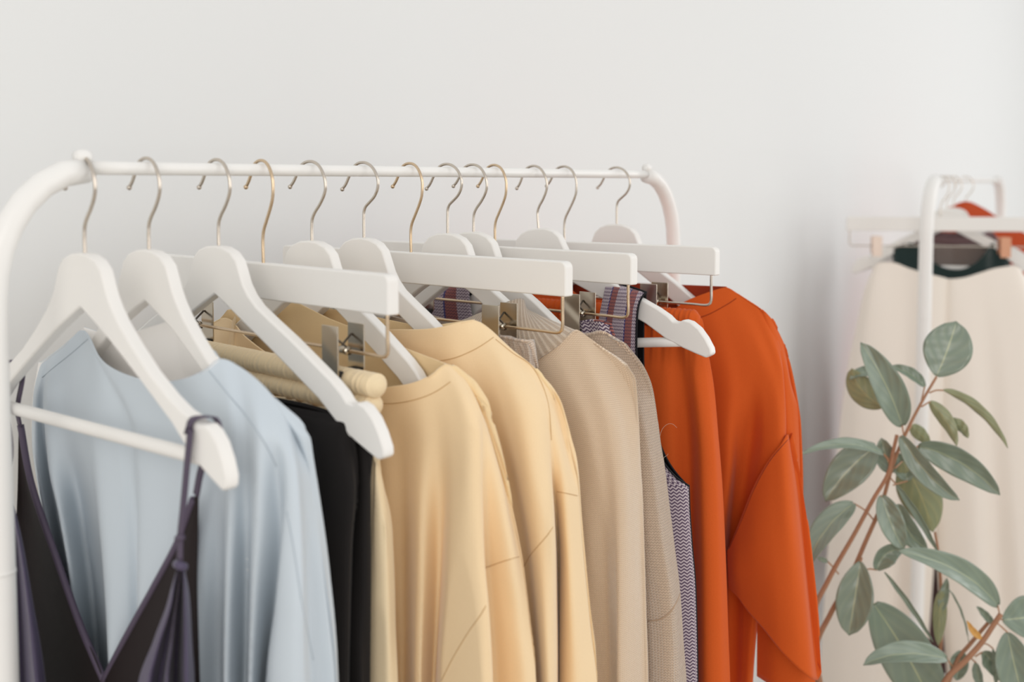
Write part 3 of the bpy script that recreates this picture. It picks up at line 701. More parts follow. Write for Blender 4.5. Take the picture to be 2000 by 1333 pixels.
seam(sw, [(1088, 961), (1105, 964), (1128, 969)], SEAMC)
seam(sw, [(1021, 1112), (1036, 1085), (1052, 1066), (1070, 1045), (1080, 1030)], SEAMC)

# --- pinkish ribbed trousers on the second clip hanger
fr = FR[7]
rt = thing('ribbed_knit_trousers', 'pinkish beige ribbed knit waistband gripped by the second clip hanger, mostly hidden between the sweaters', 'trousers', fr)
b = drape('waistband', fr, [[L(-.185, -.180, 0), L(-.185, -.24, 0)], [L(-.175, -.180, .008), L(-.178, -.24, .012)], [L(0, -.184, .010), L(0, -.24, .014)], [L(.15, -.180, .010), L(.16, -.24, .012)],
     [(1028, 664, .008), (1034, 720, .010)], [(1043, 662, -.004), (1046, 690, -.006), (1050, 730, -.006)]], -.245, [RIBP], rt, back=.008, ncol=140, nrow=24, thick=.003, power=1)
gather(b, .0022, 260, .1)
drape('trouser_legs', fr, [[L(-.182, -.240, 0), L(-.19, -.5, 0)], [L(-.17, -.240, .010), L(-.17, -.5, .014)], [L(0, -.240, .012), L(0, -.5, .016)], [L(.14, -.240, .010), L(.15, -.5, .014)], [L(.178, -.240, -.004), L(.185, -.5, -.004)]],
     -.92, [RIBP], rt, back=.012, ncol=80, nrow=40, ripple=(.002, 50, 0))

# --- beige ribbed collar sweater
fr = FR[8]
sw = drape('ribbed_collar_sweater', fr, [
 [L(-.25, -.238, 0), L(-.29, -.5, -.005)], [L(-.243, -.228, .012), L(-.27, -.5, .02)], [L(-.17, -.190, .012), L(-.18, -.5, .03)], [L(-.08, -.190, .02), L(-.08, -.5, .03)], [L(0, -.205, .03), L(0, -.5, .034)],
 [(985, 735, .034), (1040, 900, .034), (1080, 1333, .034)], [(1015, 722, .036), (1085, 900, .030), (1125, 1100, .028), (1150, 1333, .026)],
 [(1042, 704, .034), (1115, 880, .034), (1150, 1050, .030), (1166, 1200, .020), (1172, 1333, .016)], [(1075, 682, .026), (1148, 850, .034), (1176, 1000, .026), (1184, 1150, .016), (1188, 1333, .010)],
 [(1100, 664, .016), (1170, 850, .028), (1190, 1000, .024), (1198, 1150, .022), (1200, 1333, .020)],
 [(1124, 644, .004), (1190, 830, .022), (1206, 1000, .024), (1208, 1150, .026), (1207, 1333, .028)],
 [(1148, 658, -.001), (1206, 830, .014), (1220, 1000, .018), (1220, 1150, .020), (1218, 1333, .022)],
 [(1172, 675, -.005), (1222, 830, .002), (1236, 1000, .004), (1240, 1333, .004)],
 [(1200, 694, -.010), (1238, 800, -.010), (1248, 950, -.010), (1254, 1150, -.012), (1258, 1333, -.012)],
 [(1226, 715, -.012), (1243, 745, -.013), (1247, 800, -.014), (1252, 920, -.015), (1258, 1040, -.015), (1263, 1200, -.016), (1267, 1333, -.016)]],
 -.76, [KNIT], back=.012, hg=(.86, False), ncol=260, nrow=110, thick=.003)
tag(sw, 'beige fine-knit sweater with a tall ribbed collar, in the middle of the front rack', 'sweater')
drape('collar', fr, [[L(.02, -.158, .02), L(.0, -.205, .034)], [(955, 606, .026), (985, 733, .040)], [(985, 593, .022), (1015, 719, .040)], [(1003, 586, .014), (1044, 704, .039)], [(1018, 584, .006), (1078, 681, .030)],
      [(1032, 587, -.001), (1103, 662, .020)], [(1046, 592, -.008), (1126, 643, .006)], [(1052, 596, -.014), (1140, 650, -.006)]], -.2, [KNITR], sw, back=.012, ncol=120, nrow=26, thick=.003, power=1, ramp=30, bext=0) if False else None
def patch(name, fr, A, B, mat, parent, n=120, m=26, bulge=.006, thick=.003, closed_back=None, vscale=1.0):
    """ribbed band between an upper edge A and a lower edge B"""
    PA = cr_spline([fr.pt(q) for q in A], n); PB = cr_spline([fr.pt(q) for q in B], n); V = []; uv = []
    LA = np.concatenate([[0], np.cumsum(np.linalg.norm(np.diff(PB, axis=0), axis=1))])
    for j in range(n):
        for i in range(m):
            f = i / (m - 1); p = PA[j] * (1 - f) + PB[j] * f
            p = p + np.array([0, -1, 0.3]) * bulge * math.sin(math.pi * f); V.append(p); uv.append((LA[j], -f * np.linalg.norm(PA[j] - PB[j])))
    Fc = [(k * m + i, k * m + i + 1, (k + 1) * m + i + 1, (k + 1) * m + i) for k in range(n - 1) for i in range(m - 1)]
    o = mesh(name, V, Fc, [mat], parent, True, uv); sd = o.modifiers.new('cloth_thickness', 'SOLIDIFY'); sd.thickness = thick; sd.offset = -1
    return o
patch('collar', fr, [(920, 624, -.012), (924, 617, .008), (945, 608, .020), (975, 596, .020), (998, 587, .012), (1014, 583, .002), (1024, 585, -.008), (1014, 592, -.018), (960, 606, -.018), (924, 622, -.016)],
      [L(-.03, -.203, -.014), L(-.03, -.206, .02), L(.0, -.208, .032), (985, 736, .038), (1015, 722, .040), (1044, 704, .038), (1076, 683, .030), (1100, 664, .018), (1118, 648, .004), (1130, 647, -.010), L(.06, -.188, -.020)], KNITR, sw, n=200)

# --- taupe cardigan
fr = FR[9]
sw = drape('fuzzy_cardigan', fr, [
 [L(-.25, -.238, 0), L(-.29, -.5, -.005)], [L(-.243, -.228, .012), L(-.27, -.5, .02)], [L(-.12, -.188, .014), L(-.12, -.5, .03)], [L(.0, -.20, .024), L(.0, -.5, .03)], [L(.12, -.195, .022), L(.13, -.5, .03)],
 [(1152, 650, 0.0066), (1200, 900, 0.0165), (1250, 1333, 0.0176)], [(1166, 646, 0.0033), (1230, 850, 0.0132), (1262, 1050, 0.0132), (1285, 1333, 0.0154)], [(1180, 647, -.001), (1250, 840, 0.0077), (1280, 1050, 0.0077), (1300, 1200, 0.0110), (1306, 1333, 0.0121)],
 [(1200, 658, -.006), (1262, 830, 0.0011), (1294, 1050, 0.0022), (1316, 1200, 0.0044), (1322, 1333, 0.0044)],
 [(1224, 672, -.012), (1260, 720, -.016), (1274, 755, -.018), (1282, 800, -.020), (1290, 870, -.022), (1300, 930, -.022), (1310, 1010, -.023), (1320, 1090, -.024), (1329, 1160, -.024), (1335, 1250, -.025), (1341, 1333, -.025)]],
 -.78, [TAUPE], back=.02, hg=(.86, False), ncol=240, nrow=110, thick=.004)
tag(sw, 'taupe fuzzy knit cardigan directly behind the ribbed-collar beige sweater', 'cardigan')
seam(sw, [(1266, 1214), (1290, 1210), (1310, 1195), (1322, 1175), (1328, 1160)], SEAMT, .0009)
tube('loose_thread', [P3(fr, q) for q in [(1288, 855, -.024), (1294, 838, -.028), (1304, 829, -.03), (1314, 829, -.03), (1322, 836, -.03)]], .00018, TAUPE, sw, n=30, seg=5)
tube('loose_thread', [P3(fr, q) for q in [(1293, 905, -.024), (1298, 893, -.028), (1302, 891, -.03), (1305, 887, -.03)]], .00018, TAUPE, sw, n=20, seg=5)
def fuzz(o, c0, c1, r0, r1, count, ln, mat):
    Fg, V, m, Fc, fr = GR[o.name]; nr, n, _ = Fg.shape; W = []; Fa = []
    for k in range(count):
        i = int(rng.uniform(r0, r1) * (nr - 2)); j = int(rng.uniform(c0, c1) * (n - 2)); p = Fg[i, j]
        nn = np.cross(Fg[i + 1, j] - p, Fg[i, j + 1] - p); nn /= np.linalg.norm(nn) + 1e-9
        d = nn + rng.normal(0, .6, 3); d /= np.linalg.norm(d); l = ln * rng.uniform(.4, 1.3); b = np.cross(d, [0, 0, 1.0]); b = b / (np.linalg.norm(b) + 1e-9) * .00009
        q = p + d * l * .5; e = p + d * l + rng.normal(0, .3, 3) * l; s = len(W)
        W += [p - b, p + b, q + b, q - b, e]; Fa += [(s, s + 1, s + 2, s + 3), (s + 3, s + 2, s + 4)]
    f = mesh('fuzz', W, Fa, [mat], o, True); f['kind'] = 'stuff'; return f
fuzz(sw, .62, 1.0, 0.0, .75, 5200, .0042, TAUPE)

# --- chevron shorts on the third clip hanger
fr = FR[10]
cs = drape('patterned_shorts', fr, [[L(-.2, -.184, 0), L(-.205, -.45, 0)], [L(-.19, -.182, .008), L(-.19, -.45, .01)], [L(-.1, -.20, .01), L(-.1, -.45, .014)], [L(0, -.215, .01), L(0, -.45, .014)], [L(.1, -.20, .01), L(.1, -.45, .014)],
     [L(.15, -.180, .008), L(.15, -.45, .012)], [(1186, 628, .004), (1190, 700, .008)], [(1198, 640, -.004), (1205, 668, -.006), (1212, 700, -.008), (1215, 760, -.008)]], -.48, [CHEV], back=.012, ncol=120, nrow=50)
gather(cs, .003, 180, .04)
tag(cs, 'red-brown chevron patterned shorts gripped by the square clip, in front of the patterned vest strap', 'shorts')

# --- chevron vest
fr = FR[11]
vt = thing('patterned_vest', 'patterned vest with chevron weave and black lining, its wide strap over the tilted hanger', 'vest', fr)
drape('front_panel', fr, [[(1183, 555, .0), (1181, 566, .012), (1170, 620, .018), (1160, 700, .020), (1140, 800, .022), (1090, 900, .024), (1080, 1333, .024)],
     [(1200, 555, .0), (1198, 568, .014), (1192, 640, .022), (1190, 760, .024), (1200, 900, .026), (1210, 1333, .026)],
     [(1225, 561, .0), (1222, 574, .014), (1216, 640, .021), (1215, 760, .023), (1240, 900, .024), (1270, 1100, .026), (1275, 1333, .026)],
     [(1256, 571, .0), (1250, 585, .011), (1243, 610, .016), (1240, 690, .018), (1245, 760, .016), (1262, 840, .014), (1288, 900, .010), (1315, 933, .006), (1335, 950, .0), (1340, 1000, .0), (1350, 1150, -.002), (1354, 1333, -.002)],
     [(1260, 573, -.002), (1253, 585, .008), (1246, 610, .013), (1243, 690, .015), (1248, 760, .013), (1265, 840, .010), (1292, 900, .006), (1320, 934, .0), (1345, 951, -.010), (1346, 985, -.011), (1350, 1050, -.012), (1358, 1150, -.012), (1362, 1333, -.013)]],
     -.80, [CHEV, LINE], vt, closed=False, inner=True, ncol=160, nrow=140, thick=.0022, power=1.1)
drape('back_panel', fr, [[(1183, 555, .0), (1186, 566, -.012), (1182, 700, -.02), (1150, 850, -.024), (1100, 1333, -.024)], [(1225, 560, .0), (1228, 574, -.014), (1225, 700, -.026), (1250, 900, -.03), (1260, 1333, -.034)],
     [(1262, 572, .0), (1260, 590, -.010), (1257, 620, -.016), (1256, 690, -.018), (1262, 770, -.018), (1282, 850, -.018), (1306, 905, -.017), (1330, 936, -.015), (1345, 951, -.010), (1346, 985, -.011), (1350, 1050, -.012), (1358, 1150, -.012), (1362, 1333, -.013)]],
     -.80, [LINE, CHEV], vt, closed=False, inner=True, ncol=120, nrow=140, thick=.0022, power=1.1)
m2 = lambda s: -s
for nm, t1, mm, in (('front_panel', 1, [CHEV, LINE]), ('back_panel', -1, [LINE, CHEV])):
    drape(nm, fr, [[L(-.232, -.40, 0), L(-.235, -.6, 0)], [L(-.17, -.172, 0), L(-.17, -.185, .014 * t1), L(-.165, -.25, .016 * t1), L(-.19, -.36, .014 * t1), L(-.225, -.41, .004 * t1), L(-.22, -.6, .02 * t1)],
         [L(-.14, -.155, 0), L(-.14, -.17, .014 * t1), L(-.13, -.26, .02 * t1), L(-.12, -.6, .024 * t1)], [L(-.105, -.135, 0), L(-.105, -.15, .012 * t1), L(-.085, -.24, .018 * t1), L(-.03, -.36, .022 * t1), L(.04, -.40, .024 * t1), L(.05, -.6, .024 * t1)]],
         -.80, mm, vt, closed=False, inner=True, ncol=60, nrow=80, thick=.0022, power=1.1)
tube('binding', [P3(fr, q) for q in [(1262, 571, .004), (1252, 584, .010), (1246, 604, .016), (1243, 690, .018), (1248, 760, .017), (1265, 840, .014), (1292, 898, .010), (1320, 932, .004), (1346, 950, -.010)]], .0014, LINE, vt, n=60, seg=8)

# --- orange trousers
fr = FR[12]
ot = thing('orange_trousers', 'rust orange trousers with a gathered waistband clipped to the farthest clip hanger', 'trousers', fr)
roll('waistband', fr, -.222, .212, -.1925, .0125, .0135, ORANGE, ot, 0, 900, .06)
b = drape('trouser_legs', fr, [[L(-.218, -.198, 0), L(-.235, -.5, 0)], [L(-.21, -.198, .010), L(-.22, -.5, .02)], [L(-.1, -.198, .012), L(-.1, -.5, .022)], [L(.0, -.198, .012), L(.0, -.5, .022)],
     [(1262, 636, .012), (1272, 800, .024), (1285, 1333, .026)], [(1290, 633, .012), (1305, 800, .020), (1315, 1000, .018), (1322, 1333, .018)], [(1318, 630, .011), (1336, 770, .006), (1345, 900, .0), (1350, 1333, -.004)],
     [(1340, 627, .008), (1362, 770, .014), (1372, 900, .018), (1378, 1333, .022)], [(1358, 624, .003), (1380, 760, .006), (1394, 900, .010), (1405, 1333, .012)], [(1370, 622, -.005), (1384, 690, -.007), (1395, 760, -.008), (1403, 850, -.009), (1411, 950, -.010), (1418, 1100, -.010), (1423, 1250, -.011), (1426, 1333, -.011)]],
     -.95, [ORANGE], ot, back=.018, ncol=440)
gather(b, .0024, 260, .045)

# --- orange sweatshirt
fr = FR[13]
sw = drape('orange_sweatshirt', fr, [
 [L(-.25, -.238, 0), L(-.29, -.5, -.005)], [L(-.243, -.228, .012), L(-.27, -.5, .02)], [L(-.17, -.19, .012), L(-.18, -.5, .03)], [L(-.11, -.162, .006), L(-.10, -.5, .03)], [L(-.05, -.185, .026), L(-.05, -.5, .03)], [L(.02, -.190, .03), L(.03, -.5, .034)],
 [(1300, 612, .030), (1330, 850, .034), (1340, 1333, .03)], [(1340, 588, .026), (1385, 800, .034), (1392, 1000, .026), (1390, 1333, .02)], [(1378, 573, .016), (1425, 780, .034), (1424, 900, .030), (1412, 1050, .014), (1405, 1333, .0)],
 [(1402, 565, .008), (1448, 760, .026), (1444, 860, .012), (1436, 960, -.010), (1428, 1060, -.026), (1422, 1333, -.034)],
 [(1420, 562, .002), (1472, 740, .020), (1466, 850, .0), (1452, 950, -.018), (1440, 1060, -.030), (1436, 1333, -.036)],
 [(1440, 573, -.002), (1495, 740, .016), (1494, 850, .014), (1480, 950, .0), (1462, 1060, -.018), (1450, 1333, -.026)],
 [(1462, 587, -.005), (1515, 740, .010), (1524, 850, .014), (1508, 950, .008), (1484, 1100, -.010), (1462, 1333, -.022)],
 [(1482, 600, -.008), (1528, 730, .002), (1534, 850, .004), (1520, 960, -.004), (1492, 1100, -.018), (1470, 1333, -.030)],
 [(1498, 613, -.014), (1528, 700, -.012), (1535, 850, -.014), (1522, 980, -.02), (1495, 1110, -.034), (1470, 1333, -.042)]],
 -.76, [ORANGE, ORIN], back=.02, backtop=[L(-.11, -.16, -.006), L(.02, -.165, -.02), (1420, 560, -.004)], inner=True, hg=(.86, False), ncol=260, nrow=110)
tag(sw, 'rust orange sweatshirt with folded sleeve, last garment at the right end of the rack', 'sweatshirt')
seam(sw, [(1362, 622), (1385, 614), (1406, 603), (1425, 592), (1438, 583)], SEAMO, .0005)
drape('sleeve', fr, [[(1480, 604, -.010), (1500, 760, -.014), (1506, 950, -.018), (1490, 1120, -.02), (1479, 1200, -.022), (1478, 1333, -.022)], [(1490, 606, -.008), (1524, 720, -.006), (1536, 850, -.006), (1540, 1000, -.008), (1520, 1200, -.006), (1516, 1333, -.006)],
     [(1502, 617, -.012), (1536, 720, -.014), (1548, 810, -.016), (1556, 950, -.018), (1560, 1100, -.016), (1562, 1333, -.014)],
     [(1512, 630, -.020), (1531, 675, -.024), (1545, 750, -.028), (1558, 798, -.030), (1561, 855, -.032), (1564, 979, -.034), (1568, 1040, -.034), (1580, 1180, -.034), (1592, 1333, -.034)]],
     -.72, [ORANGE], sw, back=.022, ncol=120, nrow=80)
def loft_free(name, fr, cols, mats, parent, nrow=60, ncol=120, back=.02, thick=.0018):
    """closed cloth whose fold lines each keep their own top and bottom"""
    G = np.array([cr_spline([fr.pt(q) for q in c], nrow) for c in cols])
    Fg = np.array([cr_spline(G[:, r, :], ncol) for r in range(nrow)]); p = np.linspace(0, 1, ncol); sh = np.sin(np.pi * p) ** .6
    Bk = Fg[:, ::-1, :].copy()
    for r in range(nrow):
        q = r / (nrow - 1); Bk[r, :, 1] = Fg[r, -1, 1] * (1 - p) + Fg[r, 0, 1] * p + sh * back * min(1, q * 6)
    V = np.concatenate([Fg, Bk[:, 1:-1]], axis=1); m = V.shape[1]
    Fc = [(i * m + j, (i + 1) * m + j, (i + 1) * m + (j + 1) % m, i * m + (j + 1) % m) for i in range(nrow - 1) for j in range(m)]
    uv = np.stack([V[:, :, 0], V[:, :, 2]], axis=2).reshape(-1, 2)
    o = mesh(name, V.reshape(-1, 3), Fc, mats, parent, True, uv); sd = o.modifiers.new('cloth_thickness', 'SOLIDIFY'); sd.thickness = thick; sd.offset = -1
    GR[o.name] = (Fg, V, m, Fc, fr); return o
sl = loft_free('sleeve', fr, [[(1420, 1078, .012), (1421, 1110, .016), (1423, 1149, .012)], [(1432, 1050, .016), (1434, 1110, .028), (1440, 1166, .022)], [(1448, 1010, .018), (1452, 1100, .034), (1460, 1194, .026)],
     [(1474, 946, .020), (1480, 1080, .040), (1488, 1226, .030)], [(1505, 893, .020), (1514, 1080, .040), (1528, 1276, .034)], [(1528, 864, .016), (1542, 1040, .032), (1556, 1200, .030), (1564, 1311, .026)],
     [(1538, 850, .006), (1556, 1030, .016), (1572, 1180, .016), (1584, 1326, .014)], [(1541, 852, -.010), (1556, 946, -.012), (1567, 1040, -.014), (1580, 1170, -.016), (1592, 1290, -.016), (1597, 1330, -.016)]], [ORANGE], sw, back=.014)
seam(sl, [(1424, 1072), (1447, 1020), (1476, 950), (1505, 899), (1530, 869), (1540, 858)], SEAMO)
seam(sw, [(1534, 812), (1545, 806), (1557, 801)], SEAMO)

# ------------------------------------------------------------------ rack in the background
rdir = np.array([0.52, 0.85]); rdir /= np.linalg.norm(rdir)
w0 = world_at(1828, 350, 2.86)
fr2 = Frame(w0[:2], rdir, 1.507)
rack('clothes_rack', 'white tubular clothes rack at the right rear behind the rubber plant', fr2, 1.0, (0.10, 0.13), 0, 0.0165, 0.0065, knob=False)
def fr_at(l, d=(0.985, -0.17)): return Frame(np.array(w0[:2]) + rdir * l, d, 1.507)
BG = [fr_at(.07), fr_at(.155, (.97, -.24)), fr_at(.245, (.96, -.28)), fr_at(.33, (.96, -.28)), fr_at(.43, (.95, -.31))]
GB = 'white hangers on the rear rack'
def bh(fr, label, **k): return shirt_hanger(fr, label, group=GB, **k)
clip_hanger(BG[0], 'white clip hanger in front on the rear rack, copper clips holding the ivory trousers', .235, .158, mat=SILV, metal=(PALEM, PEACHM), group=GB)
bh(BG[1], 'white wooden hanger on the rear rack inside the dark green sweater')
bh(BG[2], 'white wooden hanger on the rear rack behind the dark green sweater, holding the mauve dress')
bh(BG[4], 'white wooden hanger on the rear rack inside the rust sweater')
fr = BG[0]
iv = thing('wide_leg_trousers', 'ivory wide-leg trousers clipped to the front hanger of the rear rack', 'trousers', fr)
drape('trouser_leg', fr, [[(1706, 524, -.004), (1690, 562, -.01), (1672, 640, -.012), (1655, 720, -.014), (1644, 800, -.014), (1633, 900, -.014), (1622, 1000, -.014), (1600, 1333, -.014)], [(1714, 514, .004), (1700, 600, .02), (1680, 800, .03), (1650, 1333, .04)],
     [(1745, 513, .008), (1735, 700, .026), (1715, 1000, .05), (1700, 1333, .06)], [(1775, 524, .012), (1770, 700, .022), (1755, 1000, .03), (1745, 1333, .03)], [(1805, 533, .014), (1808, 700, .026), (1795, 1000, .05), (1780, 1333, .06)],
     [(1838, 541, .014), (1834, 800, .02), (1826, 1040, .02), (1806, 1333, .02)], [(1852, 545, .004), (1848, 700, .004), (1838, 900, .004), (1829, 1040, .0), (1808, 1333, -.01)]], -1.46, [IVORY], iv, back=.03, ncol=130, nrow=60, bext=.7)
drape('trouser_leg', fr, [[(1848, 545, .004), (1844, 700, .004), (1834, 900, .004), (1829, 1040, .0), (1850, 1333, -.01)], [(1862, 545, .014), (1860, 800, .02), (1850, 1040, .02), (1868, 1333, .03)], [(1885, 542, .014), (1895, 700, .028), (1905, 1000, .05), (1920, 1333, .06)],
     [(1915, 533, .012), (1930, 700, .022), (1945, 1000, .03), (1960, 1333, .03)], [(1945, 524, .010), (1965, 700, .03), (1985, 1000, .05), (2005, 1333, .06)], [(1985, 520, .004), (2010, 600, .02), (2030, 800, .03), (2060, 1333, .04)], [(1994, 528, -.004), (2015, 562, -.01), (2035, 700, -.014), (2055, 900, -.014), (2090, 1333, -.014)]],
     -1.46, [IVORY], iv, back=.03, ncol=130, nrow=60, bext=.7)
gsw = drape('green_sweater', BG[1], [[(1741, 489, 0), (1748, 560, 0), (1752, 800, 0)], [(1748, 484, .008), (1756, 600, .02), (1760, 800, .02)], [(1774, 474, .006), (1785, 600, .03), (1790, 800, .03)], [(1798, 486, .020), (1800, 800, .03)], [(1818, 508, .028), (1820, 800, .03)], [(1845, 523, .032), (1845, 800, .034)], [(1875, 527, .034), (1875, 800, .034)], [(1902, 516, .030), (1900, 800, .034)],
      [(1924, 496, .024), (1925, 800, .03)], [(1942, 474, .006), (1942, 800, .03)], [(1962, 486, .008), (1965, 800, .02)], [(1972, 494, 0), (1975, 560, 0), (1980, 800, 0)]], -.62, [GREEN, FUR], inner=True, back=.04, backtop=[(1774, 474, -.01), (1860, 480, -.02), (1942, 474, -.01)], ncol=120, nrow=50, thick=.003)
tag(gsw, 'dark green knit sweater with brown fluffy lining, behind the ivory trousers', 'sweater')
fd = drape('knit_dress', BG[2], [[L(-.12, -.185, 0), L(-.16, -.30, 0), L(-.22, -.5, 0), L(-.27, -1.1, 0)], [L(-.115, -.17, .010), L(-.15, -.30, .02), L(-.20, -.5, .03), L(-.24, -1.1, .04)], [L(-.10, -.150, .006), L(-.10, -.5, .04), L(-.1, -1.1, .04)], [L(-.06, -.150, .026), L(-.06, -.5, .04)], [L(0, -.158, .034), L(0, -.5, .04), L(0, -1.1, .05)], [L(.06, -.150, .026), L(.06, -.5, .04)],
      [L(.10, -.140, .006), L(.10, -.5, .04), L(.1, -1.1, .04)], [L(.115, -.17, .010), L(.15, -.30, .02), L(.20, -.5, .03), L(.24, -1.1, .04)], [L(.12, -.185, 0), L(.16, -.30, 0), L(.22, -.5, 0), L(.27, -1.1, 0)]], -1.36, [MAUVE], back=.03, backtop=[L(-.10, -.138, 0), L(0, -.145, -.02), L(.10, -.138, 0)], ncol=120, nrow=60, thick=.004)
tag(fd, 'mauve brown knit dress showing in the gap between the ivory trouser legs', 'dress')
rs = drape('rust_sweater', BG[4], [[L(-.13, -.165, 0), L(-.15, -.30, 0), L(-.27, -.6, 0)], [L(-.125, -.155, .012), L(-.145, -.30, .02), L(-.25, -.6, .03)], [L(-.10, -.115, .012), L(-.1, -.5, .03)], [L(-.045, -.078, .006), L(-.05, -.5, .03)], [L(0.0, -.060, .014), L(0, -.5, .034)], [L(.045, -.078, .010), L(.05, -.5, .03)],
      [L(.10, -.115, .012), L(.1, -.5, .03)], [L(.21, -.18, .012), L(.24, -.5, .03)], [L(.25, -.20, 0), L(.27, -.5, 0)]], -1.1, [RUST], back=.03, ncol=110, nrow=50)
tag(rs, 'rust orange sweater farthest back on the rear rack, its shoulder rising above the white bars', 'sweater')

# ------------------------------------------------------------------ rubber plant
def leaf_mat(name, up, rib, vein=0.5, rough=0.34):
    m, nt, b = new_mat(name, up, rough, spec=0.6); b.inputs['Coat Weight'].default_value = 0.35; b.inputs['Coat Roughness'].default_value = 0.32
    uv = N(nt, 'ShaderNodeUVMap'); sp = N(nt, 'ShaderNodeSeparateXYZ'); nt.links.new(uv.outputs[0], sp.inputs[0])
    au = M(nt, 'ABSOLUTE', sp.outputs[0]); rb = M(nt, 'LESS_THAN', au, 0.028)
    w = M(nt, 'SINE', M(nt, 'MULTIPLY', M(nt, 'SUBTRACT', sp.outputs[1], M(nt, 'MULTIPLY', au, 0.10)), 130.0))
    t = N(nt, 'ShaderNodeTexCoord'); n = N(nt, 'ShaderNodeTexNoise', **{'Scale': 22.0, 'Detail': 3.0}); nt.links.new(t.outputs['Object'], n.inputs['Vector'])
    c1 = mixc(nt, n.outputs[0], up, tuple([min(1, c * 0.74) for c in up[:3]] + [1]))
    c2 = mixc(nt, M(nt, 'MULTIPLY', M(nt, 'MAXIMUM', w, 0.0), 0.22 * vein), c1, rib)
    nt.links.new(mixc(nt, M(nt, 'MULTIPLY', rb, 0.8), c2, rib), b.inputs['Base Color'])
    bp = N(nt, 'ShaderNodeBump', **{'Strength': 0.15, 'Distance': 0.001}); nt.links.new(w, bp.inputs['Height']); nt.links.new(bp.outputs[0], b.inputs['Normal'])
    return m
LU = leaf_mat('leaf_upper', srgb(132, 148, 130), srgb(182, 188, 146), 0.35, 0.30)
LD = leaf_mat('leaf_under', srgb(146, 152, 114), srgb(178, 168, 116), 1.0, 0.55)
STEM = fabric('stem_bark', srgb(176, 132, 104), srgb(132, 94, 72), 0.8, 0, 120, 0.4)
PET = new_mat('petiole', srgb(172, 128, 94), 0.5)[0]
YEL = new_mat('dried_bud', srgb(206, 156, 84), 0.6)[0]
PZ = 1.80
plant = thing('rubber_plant', 'tall rubber plant with broad grey-green leaves in front of the rear rack', 'plant', loc=(*world_at(1765, 1333, PZ)[:2], 0.30))
px, py, pz = plant.location
pinv = np.array([px, py, pz])
pot = thing('plant_pot', 'round white plant pot on the floor holding the rubber plant', 'pot', loc=(px, py, 0.0))
def lathe(name, prof, mat, parent, seg=40):
    V = []; n = len(prof)
    for r, z in prof:
        for a in range(seg): V.append((r * math.cos(2 * math.pi * a / seg), r * math.sin(2 * math.pi * a / seg), z))
    Fc = [(i * seg + a, i * seg + (a + 1) % seg, (i + 1) * seg + (a + 1) % seg, (i + 1) * seg + a) for i in range(n - 1) for a in range(seg)]
    Fc += [tuple(reversed(range(seg)))]
    return mesh(name, V, Fc, [mat], parent)
lathe('pot_body', [(.10, 0), (.13, .01), (.17, .31), (.175, .32), (.165, .325), (.158, .31), (.155, .29)], WHITE, pot)
SOIL = fabric('soil', srgb(70, 54, 44), srgb(40, 30, 24), 0.95, 0, 200, 0.9)
lathe('soil', [(.001, .27), (.152, .27), (.155, .285), (.10, .292), (.001, .296)], SOIL, pot)
def W(u, v, dz=0.0): return world_at(u, v, PZ + dz) - pinv
def stem(pts, r):
    P = [np.array(p) if len(p) == 3 and not isinstance(p, tuple) else W(*p) for p in pts]
    return tube('stem', P, r, STEM, plant, n=60, seg=10)
root = np.array([0.0, 0.0, -0.01])
def from_root(first, r, pts, off=(0, 0)):
    P = [root + np.array([off[0], off[1], 0]), (root * .4 + W(*first) * .6)] + [W(*p) for p in pts]
    st = tube('stem', P, r, STEM, plant, n=90, seg=10)
    return st
from_root((1575, 1333, 0), [.009, .0075, .006, .0045, .0035, .003], [(1588, 1210, 0), (1620, 1130, 0), (1668, 1045, 0), (1706, 975, 0), (1735, 925, 0), (1745, 880, .0), (1752, 850, 0)])
from_root((1580, 1400, .03), [.008, .006, .005, .004, .003, .002], [(1592, 1275, .02), (1622, 1200, .02), (1655, 1140, .02), (1690, 1060, .02), (1722, 985, .02), (1745, 905, .01), (1770, 845, 0), (1790, 805, 0), (1812, 765, 0), (1829, 737, 0)], (.02, .01))
from_root((1780, 1450, .0), [.009, .007, .006, .005, .0045, .004], [(1845, 1333, -.02), (1885, 1292, -.02), (1918, 1255, -.02), (1940, 1222, -.02), (1955, 1200, -.02)], (.03, -.02))
from_root((1800, 1420, .05), [.006, .005, .004, .003], [(1870, 1290, .03), (1892, 1262, .03), (1915, 1235, .03), (1932, 1215, .03)], (-.02, .02))
from_root((1830, 1420, .07), [.005, .0035, .002], [(1838, 1250, .06), (1838, 1150, .06), (1832, 1075, .06), (1826, 1040, .06)], (-.03, -.02))
